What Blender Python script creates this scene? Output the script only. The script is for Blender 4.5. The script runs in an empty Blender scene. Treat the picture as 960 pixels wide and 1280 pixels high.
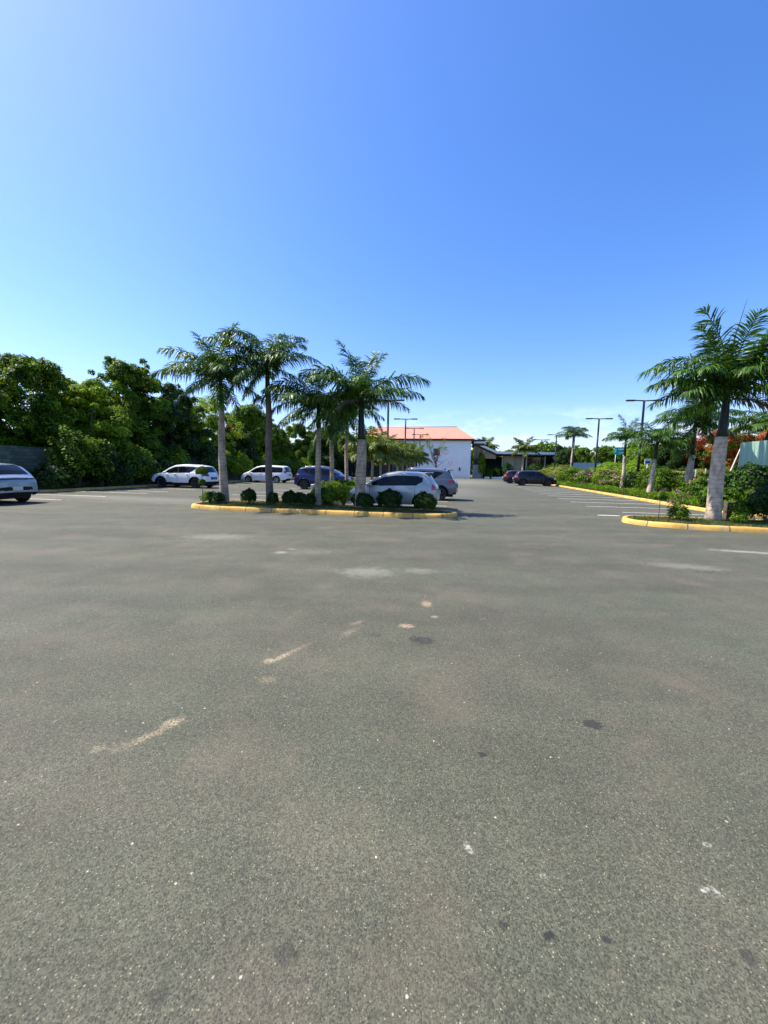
import bpy, math, random
import numpy as np
from mathutils import Vector, Matrix
rad = math.radians
sc = bpy.context.scene
COL = sc.collection
T10 = rad(10.0)

# ------------------------------------------------------------------ camera, sky, sun, exposure
cam_d = bpy.data.cameras.new('camera'); cam = bpy.data.objects.new('camera', cam_d); COL.objects.link(cam)
cam_d.sensor_fit = 'VERTICAL'; cam_d.sensor_height = 36.0; cam_d.lens = 13.5
cam_d.clip_start = 0.05; cam_d.clip_end = 6000
_p, _r = rad(6.42), rad(1.0)
_f = Vector((0, math.cos(_p), -math.sin(_p))); _R = Vector((1, 0, 0)); _U = _R.cross(_f)
_R2 = _R*math.cos(_r) + _U*math.sin(_r); _U2 = -_R*math.sin(_r) + _U*math.cos(_r)
cam.matrix_world = Matrix(((_R2.x, _U2.x, -_f.x, 0), (_R2.y, _U2.y, -_f.y, 0), (_R2.z, _U2.z, -_f.z, 1.6), (0, 0, 0, 1)))
sc.camera = cam

SUN = Vector((-0.68, 0.14, 1.0)).normalized()
sun_el = math.asin(SUN.z); sun_az = math.atan2(SUN.x, SUN.y)      # azimuth from +Y towards +X
world = bpy.data.worlds.new('World'); sc.world = world; world.use_nodes = True
wn = world.node_tree; wn.nodes.clear()
def N(nt, t, **kw):
    n = nt.nodes.new(t)
    for k, v in kw.items():
        if k == 'ins':
            for kk, vv in v.items(): n.inputs[kk].default_value = vv
        else: setattr(n, k, v)
    return n
sky = N(wn, 'ShaderNodeTexSky', sky_type='NISHITA', sun_disc=False)
sky.sun_elevation = sun_el; sky.sun_rotation = sun_az
sky.altitude = 20; sky.air_density = 1.1; sky.dust_density = 1.0; sky.ozone_density = 4.0
bg = N(wn, 'ShaderNodeBackground'); bg.inputs[1].default_value = 0.108
wo = N(wn, 'ShaderNodeOutputWorld')
# thin clouds low over the horizon, laid out by direction
tc = N(wn, 'ShaderNodeTexCoord'); sep = N(wn, 'ShaderNodeSeparateXYZ'); wn.links.new(tc.outputs['Generated'], sep.inputs[0])
mp = N(wn, 'ShaderNodeMapping'); mp.inputs['Scale'].default_value = (5.0, 5.0, 17.0); wn.links.new(tc.outputs['Generated'], mp.inputs[0])
nz = N(wn, 'ShaderNodeTexNoise', ins={'Scale': 1.6, 'Detail': 7.0, 'Roughness': 0.6}); wn.links.new(mp.outputs[0], nz.inputs['Vector'])
r1 = N(wn, 'ShaderNodeMapRange', ins={'From Min': 0.50, 'From Max': 0.72}); wn.links.new(nz.outputs['Fac'], r1.inputs['Value'])
r2 = N(wn, 'ShaderNodeMapRange', ins={'From Min': 0.16, 'From Max': 0.05}); wn.links.new(sep.outputs['Z'], r2.inputs['Value'])
mu = N(wn, 'ShaderNodeMath', operation='MULTIPLY'); wn.links.new(r1.outputs[0], mu.inputs[0]); wn.links.new(r2.outputs[0], mu.inputs[1])
mu2 = N(wn, 'ShaderNodeMath', operation='MULTIPLY'); wn.links.new(mu.outputs[0], mu2.inputs[0]); mu2.inputs[1].default_value = 0.75
mx = N(wn, 'ShaderNodeMix', data_type='RGBA'); mx.inputs['B'].default_value = (7.5, 8.0, 8.6, 1)
hs = N(wn, 'ShaderNodeHueSaturation', ins={'Saturation': 1.24, 'Value': 1.0})
vm = N(wn, 'ShaderNodeVectorMath', operation='MULTIPLY'); vm.inputs[1].default_value = (1.17, 1.105, 1.33)
wn.links.new(sky.outputs[0], hs.inputs['Color']); wn.links.new(hs.outputs[0], vm.inputs[0]); wn.links.new(vm.outputs[0], mx.inputs['A'])
wn.links.new(mu2.outputs[0], mx.inputs['Factor']); wn.links.new(mx.outputs['Result'], bg.inputs[0]); wn.links.new(bg.outputs[0], wo.inputs[0])

sl = bpy.data.lights.new('sun', 'SUN'); sl.energy = 4.8; sl.angle = rad(0.5); sl.color = (1.0, 0.945, 0.83)
sun = bpy.data.objects.new('sun', sl); COL.objects.link(sun); sun.rotation_euler = (-SUN).to_track_quat('-Z', 'Y').to_euler(); sun.location = (0, 0, 30)
sc.view_settings.view_transform = 'Standard'; sc.view_settings.look = 'None'; sc.view_settings.gamma = 1
sc.view_settings.exposure = 0.90; sc.view_settings.use_curve_mapping = False
sc.render.engine = 'CYCLES'
sc.cycles.max_bounces = 6; sc.cycles.transparent_max_bounces = 6

# ------------------------------------------------------------------ helpers
def L(u, v, z=0.0):                       # the car park's own frame: u across the rows, v along the lanes
    return Vector((u*math.cos(T10)+v*math.sin(T10), -u*math.sin(T10)+v*math.cos(T10), z))
def LA(V):
    V = np.asarray(V, float).copy(); c, s = math.cos(T10), math.sin(T10)
    u, v = V[:, 0].copy(), V[:, 1].copy(); V[:, 0] = u*c+v*s; V[:, 1] = -u*s+v*c; return V

def mesh_data(name, V, F, mats, fm=None, smooth=False):
    me = bpy.data.meshes.new(name); V = np.asarray(V, dtype=np.float32)
    if isinstance(F, np.ndarray):
        k = F.shape[1]; n = F.shape[0]
        me.vertices.add(len(V)); me.vertices.foreach_set('co', V.ravel())
        me.loops.add(n*k); me.loops.foreach_set('vertex_index', F.astype(np.int32).ravel())
        me.polygons.add(n); me.polygons.foreach_set('loop_start', np.arange(0, n*k, k, dtype=np.int32))
        try: me.polygons.foreach_set('loop_total', np.full(n, k, dtype=np.int32))
        except Exception: pass
        me.update(calc_edges=True)
    else:
        me.from_pydata([tuple(map(float, v)) for v in V], [], F); me.update()
    for m in (mats if isinstance(mats, (list, tuple)) else [mats]): me.materials.append(m)
    if fm is not None: me.polygons.foreach_set('material_index', np.asarray(fm, dtype=np.int32))
    if smooth: me.polygons.foreach_set('use_smooth', np.ones(len(me.polygons), dtype=bool))
    return me
def tag(o, label=None, cat=None, group=None, kind=None):
    if label: o['label'] = label
    if cat: o['category'] = cat
    if group: o['group'] = group
    if kind: o['kind'] = kind
    return o
def obj(name, me, parent=None, loc=(0, 0, 0), rot=(0, 0, 0), scale=None):
    o = bpy.data.objects.new(name, me); COL.objects.link(o); o.location = loc; o.rotation_euler = rot
    if scale is not None: o.scale = (scale,)*3 if isinstance(scale, (int, float)) else scale
    if parent: o.parent = parent
    return o
def thing(name, label, cat, loc=(0, 0, 0), rz=0.0, group=None, scale=None):
    o = obj(name, None, None, loc, (0, 0, rz), scale); o.empty_display_size = 0.3
    return tag(o, label, cat, group)
def copy_thing(root, loc, rz, label, scale=None, group=None):
    def cp(o, parent):
        c = o.copy(); COL.objects.link(c); c.parent = parent
        if parent: c.matrix_parent_inverse = o.matrix_parent_inverse.copy()
        for ch in list(o.children): cp(ch, c)
        return c
    r = cp(root, None); r.location = loc; r.rotation_euler = (0, 0, rz); r['label'] = label
    if scale is not None: r.scale = (scale,)*3 if isinstance(scale, (int, float)) else scale
    if group: r['group'] = group
    return r

class MB:
    def __init__(s): s.V = []; s.F = []; s.M = []
    def add(s, V, F, m=0):
        o = len(s.V); s.V += [tuple(v) for v in V]; s.F += [tuple(i+o for i in f) for f in F]; s.M += [m]*len(F); return s
    def box(s, x0, x1, y0, y1, z0, z1, m=0, b=0.0):
        if b > 0:
            V = []; 
            for z, q in ((z0, b), (z0+b, 0), (z1-b, 0), (z1, b)):
                V += [(x0+q, y0+b if q == 0 else y0+q+b*0, z)] if False else []
                a = q
                V += [(x0+a+b, y0+a, z), (x1-a-b, y0+a, z), (x1-a, y0+a+b, z), (x1-a, y1-a-b, z), (x1-a-b, y1-a, z), (x0+a+b, y1-a, z), (x0+a, y1-a-b, z), (x0+a, y0+a+b, z)]
            F = [tuple(range(7, -1, -1)), tuple(range(24, 32))]
            for r in range(3):
                for i in range(8): F.append((r*8+i, r*8+(i+1) % 8, r*8+8+(i+1) % 8, r*8+8+i))
            return s.add(V, F, m)
        V = [(x0, y0, z0), (x1, y0, z0), (x1, y1, z0), (x0, y1, z0), (x0, y0, z1), (x1, y0, z1), (x1, y1, z1), (x0, y1, z1)]
        return s.add(V, [(3, 2, 1, 0), (4, 5, 6, 7), (0, 1, 5, 4), (1, 2, 6, 5), (2, 3, 7, 6), (3, 0, 4, 7)], m)
    def tube(s, pts, radii, n=10, m=0, caps=True):
        pts = [Vector(p) for p in pts]; V = []; F = []
        up = None
        for i, p in enumerate(pts):
            d = (pts[min(i+1, len(pts)-1)]-pts[max(i-1, 0)]).normalized()
            if up is None: up = Vector((1, 0, 0)) if abs(d.x) < 0.9 else Vector((0, 1, 0))
            a = (up - d*up.dot(d)).normalized(); b = d.cross(a); up = a
            for k in range(n):
                t = 2*math.pi*k/n; V.append(p+(a*math.cos(t)+b*math.sin(t))*radii[i])
        for i in range(len(pts)-1):
            for k in range(n): F.append((i*n+k, i*n+(k+1) % n, (i+1)*n+(k+1) % n, (i+1)*n+k))
        if caps: F.append(tuple(range(n-1, -1, -1))); F.append(tuple((len(pts)-1)*n+k for k in range(n)))
        return s.add(V, F, m)
    def lathe_y(s, cx, cy, cz, prof, n=28, m=0):          # profile (y, r) about an axis along y
        V = []; F = []
        for (y, r) in prof:
            for k in range(n):
                t = 2*math.pi*k/n; V.append((cx+r*math.cos(t), cy+y, cz+r*math.sin(t)))
        for i in range(len(prof)-1):
            for k in range(n): F.append((i*n+k, i*n+(k+1) % n, (i+1)*n+(k+1) % n, (i+1)*n+k))
        return s.add(V, F, m)
    def prism(s, poly, z0, z1, m=0):
        n = len(poly); V = [(x, y, z0) for x, y in poly]+[(x, y, z1) for x, y in poly]
        F = [tuple(range(n-1, -1, -1)), tuple(range(n, 2*n))]+[(i, (i+1) % n, n+(i+1) % n, n+i) for i in range(n)]
        return s.add(V, F, m)
    def lot(s):
        s.V = [tuple(v) for v in LA(np.array(s.V))]; return s
    def data(s, name, mats, smooth=False): return mesh_data(name, np.array(s.V), s.F, mats, s.M, smooth)
    def obj(s, name, mats, parent=None, smooth=False, **kw): return obj(name, s.data(name, mats, smooth), parent, **kw)

# ------------------------------------------------------------------ materials
def material(name):
    m = bpy.data.materials.new(name); m.use_nodes = True; nt = m.node_tree
    return m, nt, nt.nodes['Principled BSDF']
def flat(name, col, rough=0.6, metal=0.0, coat=0.0, spec=0.5, var=0.06, scale=6.0, bump=0.0):
    m, nt, b = material(name)
    t = N(nt, 'ShaderNodeTexCoord'); n = N(nt, 'ShaderNodeTexNoise', ins={'Scale': scale, 'Detail': 4.0}); nt.links.new(t.outputs['Object'], n.inputs['Vector'])
    mr = N(nt, 'ShaderNodeMapRange', ins={'From Min': 0.3, 'From Max': 0.7, 'To Min': 1-var, 'To Max': 1+var}); nt.links.new(n.outputs['Fac'], mr.inputs['Value'])
    v = N(nt, 'ShaderNodeVectorMath', operation='SCALE'); v.inputs[0].default_value = col[:3]; nt.links.new(mr.outputs[0], v.inputs['Scale']); nt.links.new(v.outputs[0], b.inputs['Base Color'])
    b.inputs['Roughness'].default_value = rough; b.inputs['Metallic'].default_value = metal
    b.inputs['Coat Weight'].default_value = coat; b.inputs['Coat Roughness'].default_value = 0.04; b.inputs['Specular IOR Level'].default_value = spec
    if bump:
        bp = N(nt, 'ShaderNodeBump', ins={'Strength': bump, 'Distance': 0.02}); nt.links.new(n.outputs['Fac'], bp.inputs['Height']); nt.links.new(bp.outputs[0], b.inputs['Normal'])
    return m
def leafmat(name, c1, c2, rough=0.55, trans=0.25, tcol=None, spec=0.2):
    m, nt, b = material(name)
    g = N(nt, 'ShaderNodeNewGeometry'); cr = N(nt, 'ShaderNodeMix', data_type='RGBA'); cr.inputs['A'].default_value = (*c1, 1); cr.inputs['B'].default_value = (*c2, 1)
    t = N(nt, 'ShaderNodeTexCoord'); n = N(nt, 'ShaderNodeTexNoise', ins={'Scale': 0.9, 'Detail': 2.0}); nt.links.new(t.outputs['Object'], n.inputs['Vector'])
    a = N(nt, 'ShaderNodeMath', operation='ADD'); nt.links.new(g.outputs['Random Per Island'], a.inputs[0])
    mr = N(nt, 'ShaderNodeMapRange', ins={'From Min': 0.3, 'From Max': 0.7, 'To Min': -0.4, 'To Max': 0.4}); nt.links.new(n.outputs['Fac'], mr.inputs['Value']); nt.links.new(mr.outputs[0], a.inputs[1])
    a.use_clamp = True; nt.links.new(a.outputs[0], cr.inputs['Factor']); nt.links.new(cr.outputs['Result'], b.inputs['Base Color'])
    b.inputs['Roughness'].default_value = rough; b.inputs['Specular IOR Level'].default_value = spec
    tr = N(nt, 'ShaderNodeBsdfTranslucent'); hv = N(nt, 'ShaderNodeHueSaturation', ins={'Hue': 0.475, 'Saturation': 1.15, 'Value': 1.7}); nt.links.new(cr.outputs['Result'], hv.inputs['Color']); nt.links.new(hv.outputs[0], tr.inputs[0])
    mxs = N(nt, 'ShaderNodeMixShader'); mxs.inputs[0].default_value = trans; o = nt.nodes['Material Output']
    nt.links.new(b.outputs[0], mxs.inputs[1]); nt.links.new(tr.outputs[0], mxs.inputs[2]); nt.links.new(mxs.outputs[0], o.inputs[0])
    return m

M = {}
M['leaf'] = leafmat('broad leaves', (0.009, 0.042, 0.002), (0.15, 0.27, 0.010), trans=0.34)  # tones spread wide to put shaded and sunlit leaves into the colour
M['leaf_lit'] = leafmat('sunlit yellow green leaves', (0.035, 0.11, 0.004), (0.24, 0.36, 0.015), trans=0.36)  # yellower leaf colour, also paints sunlit highlights into some crowns
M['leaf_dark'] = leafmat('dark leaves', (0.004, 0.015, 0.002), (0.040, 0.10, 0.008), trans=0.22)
M['leaf_yellow'] = leafmat('croton leaves', (0.08, 0.13, 0.02), (0.24, 0.25, 0.04))
M['frond'] = leafmat('palm leaflets', (0.010, 0.042, 0.006), (0.085, 0.18, 0.018), rough=0.42, trans=0.22, spec=0.30)
M['frond_yellow'] = leafmat('yellow palm leaflets', (0.07, 0.12, 0.02), (0.16, 0.20, 0.035), rough=0.4, trans=0.25)
M['frond_dry'] = leafmat('drying palm leaflets', (0.05, 0.06, 0.03), (0.16, 0.14, 0.09), rough=0.5, trans=0.15)
M['blossom_orange'] = leafmat('orange blossoms', (0.26, 0.07, 0.02), (0.46, 0.13, 0.03), trans=0.2)
M['blossom_pink'] = leafmat('pink blossoms', (0.34, 0.14, 0.16), (0.52, 0.30, 0.31), trans=0.2)
M['grass'] = leafmat('grass blades', (0.05, 0.08, 0.02), (0.15, 0.17, 0.05), trans=0.2)
M['bark'] = flat('brown bark', (0.10, 0.075, 0.055), 0.9, var=0.35, scale=9, bump=0.6)
M['soil'] = flat('planting soil', (0.085, 0.07, 0.04), 0.95, var=0.4, scale=5, bump=0.5)
M['shaft'] = flat('green crownshaft', (0.020, 0.030, 0.014), 0.5, spec=0.25, var=0.3, scale=4)
M['stem'] = flat('woody stem', (0.16, 0.12, 0.09), 0.85, var=0.25, scale=12)
M['black'] = flat('black trim', (0.008, 0.008, 0.009), 0.6, var=0.1, spec=0.25)
M['tyre'] = flat('tyre rubber', (0.018, 0.018, 0.018), 0.8, var=0.15, scale=15)
M['rim'] = flat('alloy rim', (0.55, 0.56, 0.58), 0.3, metal=0.85)
M['rim_dark'] = flat('dark alloy rim', (0.06, 0.06, 0.065), 0.35, metal=0.7)
M['chrome'] = flat('satin roof rail', (0.6, 0.62, 0.64), 0.3, metal=0.9)
M['glass'] = flat('tinted car glass', (0.004, 0.005, 0.006), 0.05, spec=0.28, var=0.02)
M['tail'] = flat('red tail lamp lens', (0.34, 0.012, 0.014), 0.15, coat=0.8, var=0.15)
M['tail_dark'] = flat('dark red lamp lens', (0.06, 0.006, 0.008), 0.15, coat=0.8)
M['head'] = flat('clear headlamp lens', (0.55, 0.57, 0.6), 0.12, coat=0.9)
M['plate'] = flat('pale licence plate', (0.55, 0.58, 0.50), 0.5)
M['plate_blue'] = flat('blue licence plate', (0.05, 0.12, 0.35), 0.5)
M['pole'] = flat('dark lamp pole paint', (0.020, 0.020, 0.024), 0.5, var=0.1)
M['lens'] = flat('lamp diffuser', (0.5, 0.5, 0.48), 0.4)
M['white_wall'] = flat('white painted render', (0.84, 0.83, 0.79), 0.85, var=0.05, scale=0.5)
M['fascia'] = flat('white fascia', (0.78, 0.78, 0.76), 0.6, var=0.05)
M['dark_eave'] = flat('dark brown eave', (0.035, 0.02, 0.018), 0.6)
M['beige'] = flat('beige render', (0.42, 0.37, 0.26), 0.85, var=0.08, scale=0.6)
M['shade_int'] = flat('interior shade', (0.02, 0.02, 0.022), 0.6)  # near black colour stands in for the shade inside the opening
M['win'] = flat('dark window glass', (0.02, 0.024, 0.026), 0.06, spec=0.6)
M['concrete'] = flat('pale concrete', (0.42, 0.42, 0.40), 0.85, var=0.15, scale=1.2)
M['post_grey'] = flat('weathered grey post', (0.26, 0.25, 0.22), 0.85, var=0.2)
M['utility'] = flat('pale utility box paint', (0.55, 0.57, 0.58), 0.5)
M['sign_green'] = flat('green sign face', (0.015, 0.36, 0.28), 0.45, var=0.04)
M['sign_white'] = flat('white sign marks', (0.8, 0.82, 0.82), 0.45)
M['galv'] = flat('galvanised post', (0.48, 0.50, 0.50), 0.45, metal=0.3)
M['hoard'] = flat('pale green sheet metal', (0.30, 0.45, 0.33), 0.5, var=0.10, scale=1.0)
M['teal'] = flat('pale blue fence panel', (0.30, 0.42, 0.45), 0.6, var=0.1)
M['bamboo'] = flat('weathered prop pole', (0.52, 0.44, 0.34), 0.7, var=0.2, scale=8)
M['line'] = None

def paint(name, col, metal=0.35, rough=0.32):
    m = flat(name, col, rough, metal=metal, coat=0.7, var=0.015, scale=2.0); return m

# block wall
m, nt, b = material('concrete block wall'); M['block'] = m
t = N(nt, 'ShaderNodeTexCoord'); mpn = N(nt, 'ShaderNodeMapping'); mpn.inputs['Rotation'].default_value = (rad(90), 0, 0)
sx = N(nt, 'ShaderNodeSeparateXYZ'); cx_ = N(nt, 'ShaderNodeCombineXYZ'); nt.links.new(t.outputs['Object'], sx.inputs[0])
nt.links.new(sx.outputs['Y'], cx_.inputs['X']); nt.links.new(sx.outputs['Z'], cx_.inputs['Y'])
br = N(nt, 'ShaderNodeTexBrick', ins={'Scale': 1.0, 'Mortar Size': 0.012, 'Brick Width': 0.4, 'Row Height': 0.2, 'Color1': (0.12, 0.155, 0.115, 1), 'Color2': (0.06, 0.085, 0.06, 1), 'Mortar': (0.05, 0.055, 0.05, 1)})
nt.links.new(cx_.outputs[0], br.inputs['Vector'])
n1 = N(nt, 'ShaderNodeTexNoise', ins={'Scale': 0.8, 'Detail': 5.0}); nt.links.new(t.outputs['Object'], n1.inputs['Vector'])
mm = N(nt, 'ShaderNodeMix', data_type='RGBA', blend_type='MULTIPLY', ins={'Factor': 0.8}); nt.links.new(br.outputs['Color'], mm.inputs['A'])
rr = N(nt, 'ShaderNodeMapRange', ins={'From Min': 0.3, 'From Max': 0.7, 'To Min': 0.55, 'To Max': 1.1}); nt.links.new(n1.outputs['Fac'], rr.inputs['Value']); nt.links.new(rr.outputs[0], mm.inputs['B'])
nt.links.new(mm.outputs['Result'], b.inputs['Base Color']); b.inputs['Roughness'].default_value = 0.9
bp = N(nt, 'ShaderNodeBump', ins={'Strength': 0.5, 'Distance': 0.02}); nt.links.new(br.outputs['Fac'], bp.inputs['Height']); bp.invert = True; nt.links.new(bp.outputs[0], b.inputs['Normal'])

# red standing seam roof
m, nt, b = material('red sheet roof'); M['roof'] = m
t = N(nt, 'ShaderNodeTexCoord'); wv = N(nt, 'ShaderNodeTexWave', wave_type='BANDS', bands_direction='X', ins={'Scale': 1.1, 'Distortion': 0.0}); nt.links.new(t.outputs['Object'], wv.inputs['Vector'])
cr = N(nt, 'ShaderNodeMix', data_type='RGBA'); cr.inputs['A'].default_value = (0.50, 0.20, 0.12, 1); cr.inputs['B'].default_value = (0.62, 0.28, 0.18, 1); nt.links.new(wv.outputs['Fac'], cr.inputs['Factor'])
nt.links.new(cr.outputs['Result'], b.inputs['Base Color']); b.inputs['Roughness'].default_value = 0.5

# royal palm trunk with ring scars
m, nt, b = material('grey palm trunk'); M['trunk'] = m
t = N(nt, 'ShaderNodeTexCoord'); s3 = N(nt, 'ShaderNodeSeparateXYZ'); nt.links.new(t.outputs['Object'], s3.inputs[0])
n1 = N(nt, 'ShaderNodeTexNoise', ins={'Scale': 3.0, 'Detail': 5.0, 'Roughness': 0.65}); nt.links.new(t.outputs['Object'], n1.inputs['Vector'])
ad = N(nt, 'ShaderNodeMath', operation='MULTIPLY_ADD'); nt.links.new(s3.outputs['Z'], ad.inputs[0]); ad.inputs[1].default_value = 7.0
ns = N(nt, 'ShaderNodeMath', operation='MULTIPLY'); nt.links.new(n1.outputs['Fac'], ns.inputs[0]); ns.inputs[1].default_value = 1.3; nt.links.new(ns.outputs[0], ad.inputs[2])
fr = N(nt, 'ShaderNodeMath', operation='FRACT'); nt.links.new(ad.outputs[0], fr.inputs[0])
rg = N(nt, 'ShaderNodeMapRange', ins={'From Min': 0.0, 'From Max': 0.16, 'To Min': 0.0, 'To Max': 1.0}); nt.links.new(fr.outputs[0], rg.inputs['Value'])
c1 = N(nt, 'ShaderNodeMix', data_type='RGBA'); c1.inputs['A'].default_value = (0.13, 0.10, 0.07, 1); c1.inputs['B'].default_value = (0.38, 0.30, 0.205, 1); nt.links.new(rg.outputs[0], c1.inputs['Factor'])
c2 = N(nt, 'ShaderNodeMix', data_type='RGBA', blend_type='MULTIPLY', ins={'Factor': 1.0}); nt.links.new(c1.outputs['Result'], c2.inputs['A'])
n2 = N(nt, 'ShaderNodeTexNoise', ins={'Scale': 5.0, 'Detail': 6.0}); mpz = N(nt, 'ShaderNodeMapping'); mpz.inputs['Scale'].default_value = (1.2, 1.2, 0.6); nt.links.new(t.outputs['Object'], mpz.inputs[0]); nt.links.new(mpz.outputs[0], n2.inputs['Vector'])
r3 = N(nt, 'ShaderNodeMapRange', ins={'From Min': 0.32, 'From Max': 0.6, 'To Min': 0.5, 'To Max': 1.15}); nt.links.new(n2.outputs['Fac'], r3.inputs['Value']); nt.links.new(r3.outputs[0], c2.inputs['B'])
nt.links.new(c2.outputs['Result'], b.inputs['Base Color']); b.inputs['Roughness'].default_value = 0.85
bp = N(nt, 'ShaderNodeBump', ins={'Strength': 0.5, 'Distance': 0.01}); nt.links.new(rg.outputs[0], bp.inputs['Height']); nt.links.new(bp.outputs[0], b.inputs['Normal'])
M['trunk_pale'] = M['trunk'].copy(); M['trunk_pale'].name = 'pale palm trunk'
for nd in M['trunk_pale'].node_tree.nodes:
    if nd.type == 'MIX' and nd.blend_type == 'MIX': nd.inputs['A'].default_value = (0.22, 0.17, 0.12, 1); nd.inputs['B'].default_value = (0.48, 0.385, 0.28, 1)
M['trunk_brown'] = flat('brown palm trunk', (0.13, 0.10, 0.075), 0.9, var=0.35, scale=6, bump=0.5)

# worn yellow kerb paint
m, nt, b = material('yellow kerb paint'); M['kerb'] = m
t = N(nt, 'ShaderNodeTexCoord'); n1 = N(nt, 'ShaderNodeTexNoise', ins={'Scale': 2.2, 'Detail': 8.0, 'Roughness': 0.7}); nt.links.new(t.outputs['Object'], n1.inputs['Vector'])
rg = N(nt, 'ShaderNodeMapRange', ins={'From Min': 0.56, 'From Max': 0.70}); nt.links.new(n1.outputs['Fac'], rg.inputs['Value'])
c1 = N(nt, 'ShaderNodeMix', data_type='RGBA'); c1.inputs['A'].default_value = (0.62, 0.365, 0.075, 1); c1.inputs['B'].default_value = (0.42, 0.34, 0.22, 1); nt.links.new(rg.outputs[0], c1.inputs['Factor'])
n2 = N(nt, 'ShaderNodeTexNoise', ins={'Scale': 1.4, 'Detail': 7.0, 'Roughness': 0.7}); nt.links.new(t.outputs['Object'], n2.inputs['Vector'])
r2_ = N(nt, 'ShaderNodeMapRange', ins={'From Min': 0.35, 'From Max': 0.65, 'To Min': 0.62, 'To Max': 1.15}); nt.links.new(n2.outputs['Fac'], r2_.inputs['Value'])
c2 = N(nt, 'ShaderNodeMix', data_type='RGBA', blend_type='MULTIPLY', ins={'Factor': 1.0}); nt.links.new(c1.outputs['Result'], c2.inputs['A']); nt.links.new(r2_.outputs[0], c2.inputs['B'])
ka = N(nt, 'ShaderNodeAttribute', attribute_name='along'); km = N(nt, 'ShaderNodeMath', operation='FRACT'); nt.links.new(ka.outputs['Fac'], km.inputs[0])
kc = N(nt, 'ShaderNodeMath', operation='LESS_THAN'); nt.links.new(km.outputs[0], kc.inputs[0]); kc.inputs[1].default_value = 0.03
c3 = N(nt, 'ShaderNodeMix', data_type='RGBA'); nt.links.new(kc.outputs[0], c3.inputs['Factor']); nt.links.new(c2.outputs['Result'], c3.inputs['A']); c3.inputs['B'].default_value = (0.09, 0.075, 0.05, 1)
nt.links.new(c3.outputs['Result'], b.inputs['Base Color']); b.inputs['Roughness'].default_value = 0.75

# worn white line paint
m, nt, b = material('worn white line paint'); M['line'] = m
t = N(nt, 'ShaderNodeTexCoord'); n1 = N(nt, 'ShaderNodeTexNoise', ins={'Scale': 9.0, 'Detail': 8.0, 'Roughness': 0.75}); nt.links.new(t.outputs['Object'], n1.inputs['Vector'])
rg = N(nt, 'ShaderNodeMapRange', ins={'From Min': 0.50, 'From Max': 0.66}); nt.links.new(n1.outputs['Fac'], rg.inputs['Value'])
c1 = N(nt, 'ShaderNodeMix', data_type='RGBA'); c1.inputs['A'].default_value = (0.62, 0.60, 0.54, 1); c1.inputs['B'].default_value = (0.14, 0.14, 0.12, 1); nt.links.new(rg.outputs[0], c1.inputs['Factor'])
nt.links.new(c1.outputs['Result'], b.inputs['Base Color']); b.inputs['Roughness'].default_value = 0.8

# asphalt
m, nt, b = material('weathered asphalt'); M['asphalt'] = m
Lk = nt.links.new
t = N(nt, 'ShaderNodeTexCoord')
def noise(scale, detail=4.0, rough=0.5, mapping=None):
    n = N(nt, 'ShaderNodeTexNoise', ins={'Scale': scale, 'Detail': detail, 'Roughness': rough})
    if mapping:
        q = N(nt, 'ShaderNodeMapping'); q.inputs['Scale'].default_value = mapping[0]; q.inputs['Rotation'].default_value = (0, 0, mapping[1]); Lk(t.outputs['Object'], q.inputs[0]); Lk(q.outputs[0], n.inputs['Vector'])
    else: Lk(t.outputs['Object'], n.inputs['Vector'])
    return n.outputs['Fac']
def mrange(s, a, b_, c=0.0, d=1.0, smooth=False):
    r = N(nt, 'ShaderNodeMapRange', ins={'From Min': a, 'From Max': b_, 'To Min': c, 'To Max': d})
    if smooth: r.interpolation_type = 'SMOOTHSTEP'
    Lk(s, r.inputs['Value']); return r.outputs[0]
def mixc(f, A, B, mode='MIX'):
    x = N(nt, 'ShaderNodeMix', data_type='RGBA', blend_type=mode)
    for k, q in (('Factor', f), ('A', A), ('B', B)):
        if isinstance(q, (float, int)): x.inputs[k].default_value = q
        elif isinstance(q, tuple): x.inputs[k].default_value = (*q, 1)
        else: Lk(q, x.inputs[k])
    return x.outputs['Result']
def math_(op, a, b_=None):
    x = N(nt, 'ShaderNodeMath', operation=op)
    for i, q in enumerate((a, b_)):
        if q is None: continue
        if isinstance(q, (float, int)): x.inputs[i].default_value = q
        else: Lk(q, x.inputs[i])
    return x.outputs[0]
big = noise(0.35, 5, 0.55); med = noise(1.9, 6, 0.6, ((1, 1, 1), 0.3)); strk = noise(0.6, 5, 0.6, ((0.35, 1.6, 1), rad(-8)))
col = mixc(mrange(big, 0.35, 0.65), (0.068, 0.073, 0.046), (0.080, 0.079, 0.051))
col = mixc(mrange(noise(0.9, 6, 0.6, ((1, 1, 1), 0.7)), 0.42, 0.64, 0.0, 0.5), col, (0.088, 0.078, 0.055))
col = mixc(1.0, col, mrange(med, 0.3, 0.7, 0.86, 1.12), 'MULTIPLY')
col = mixc(1.0, col, mrange(strk, 0.3, 0.7, 0.76, 1.22), 'MULTIPLY')
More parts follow.
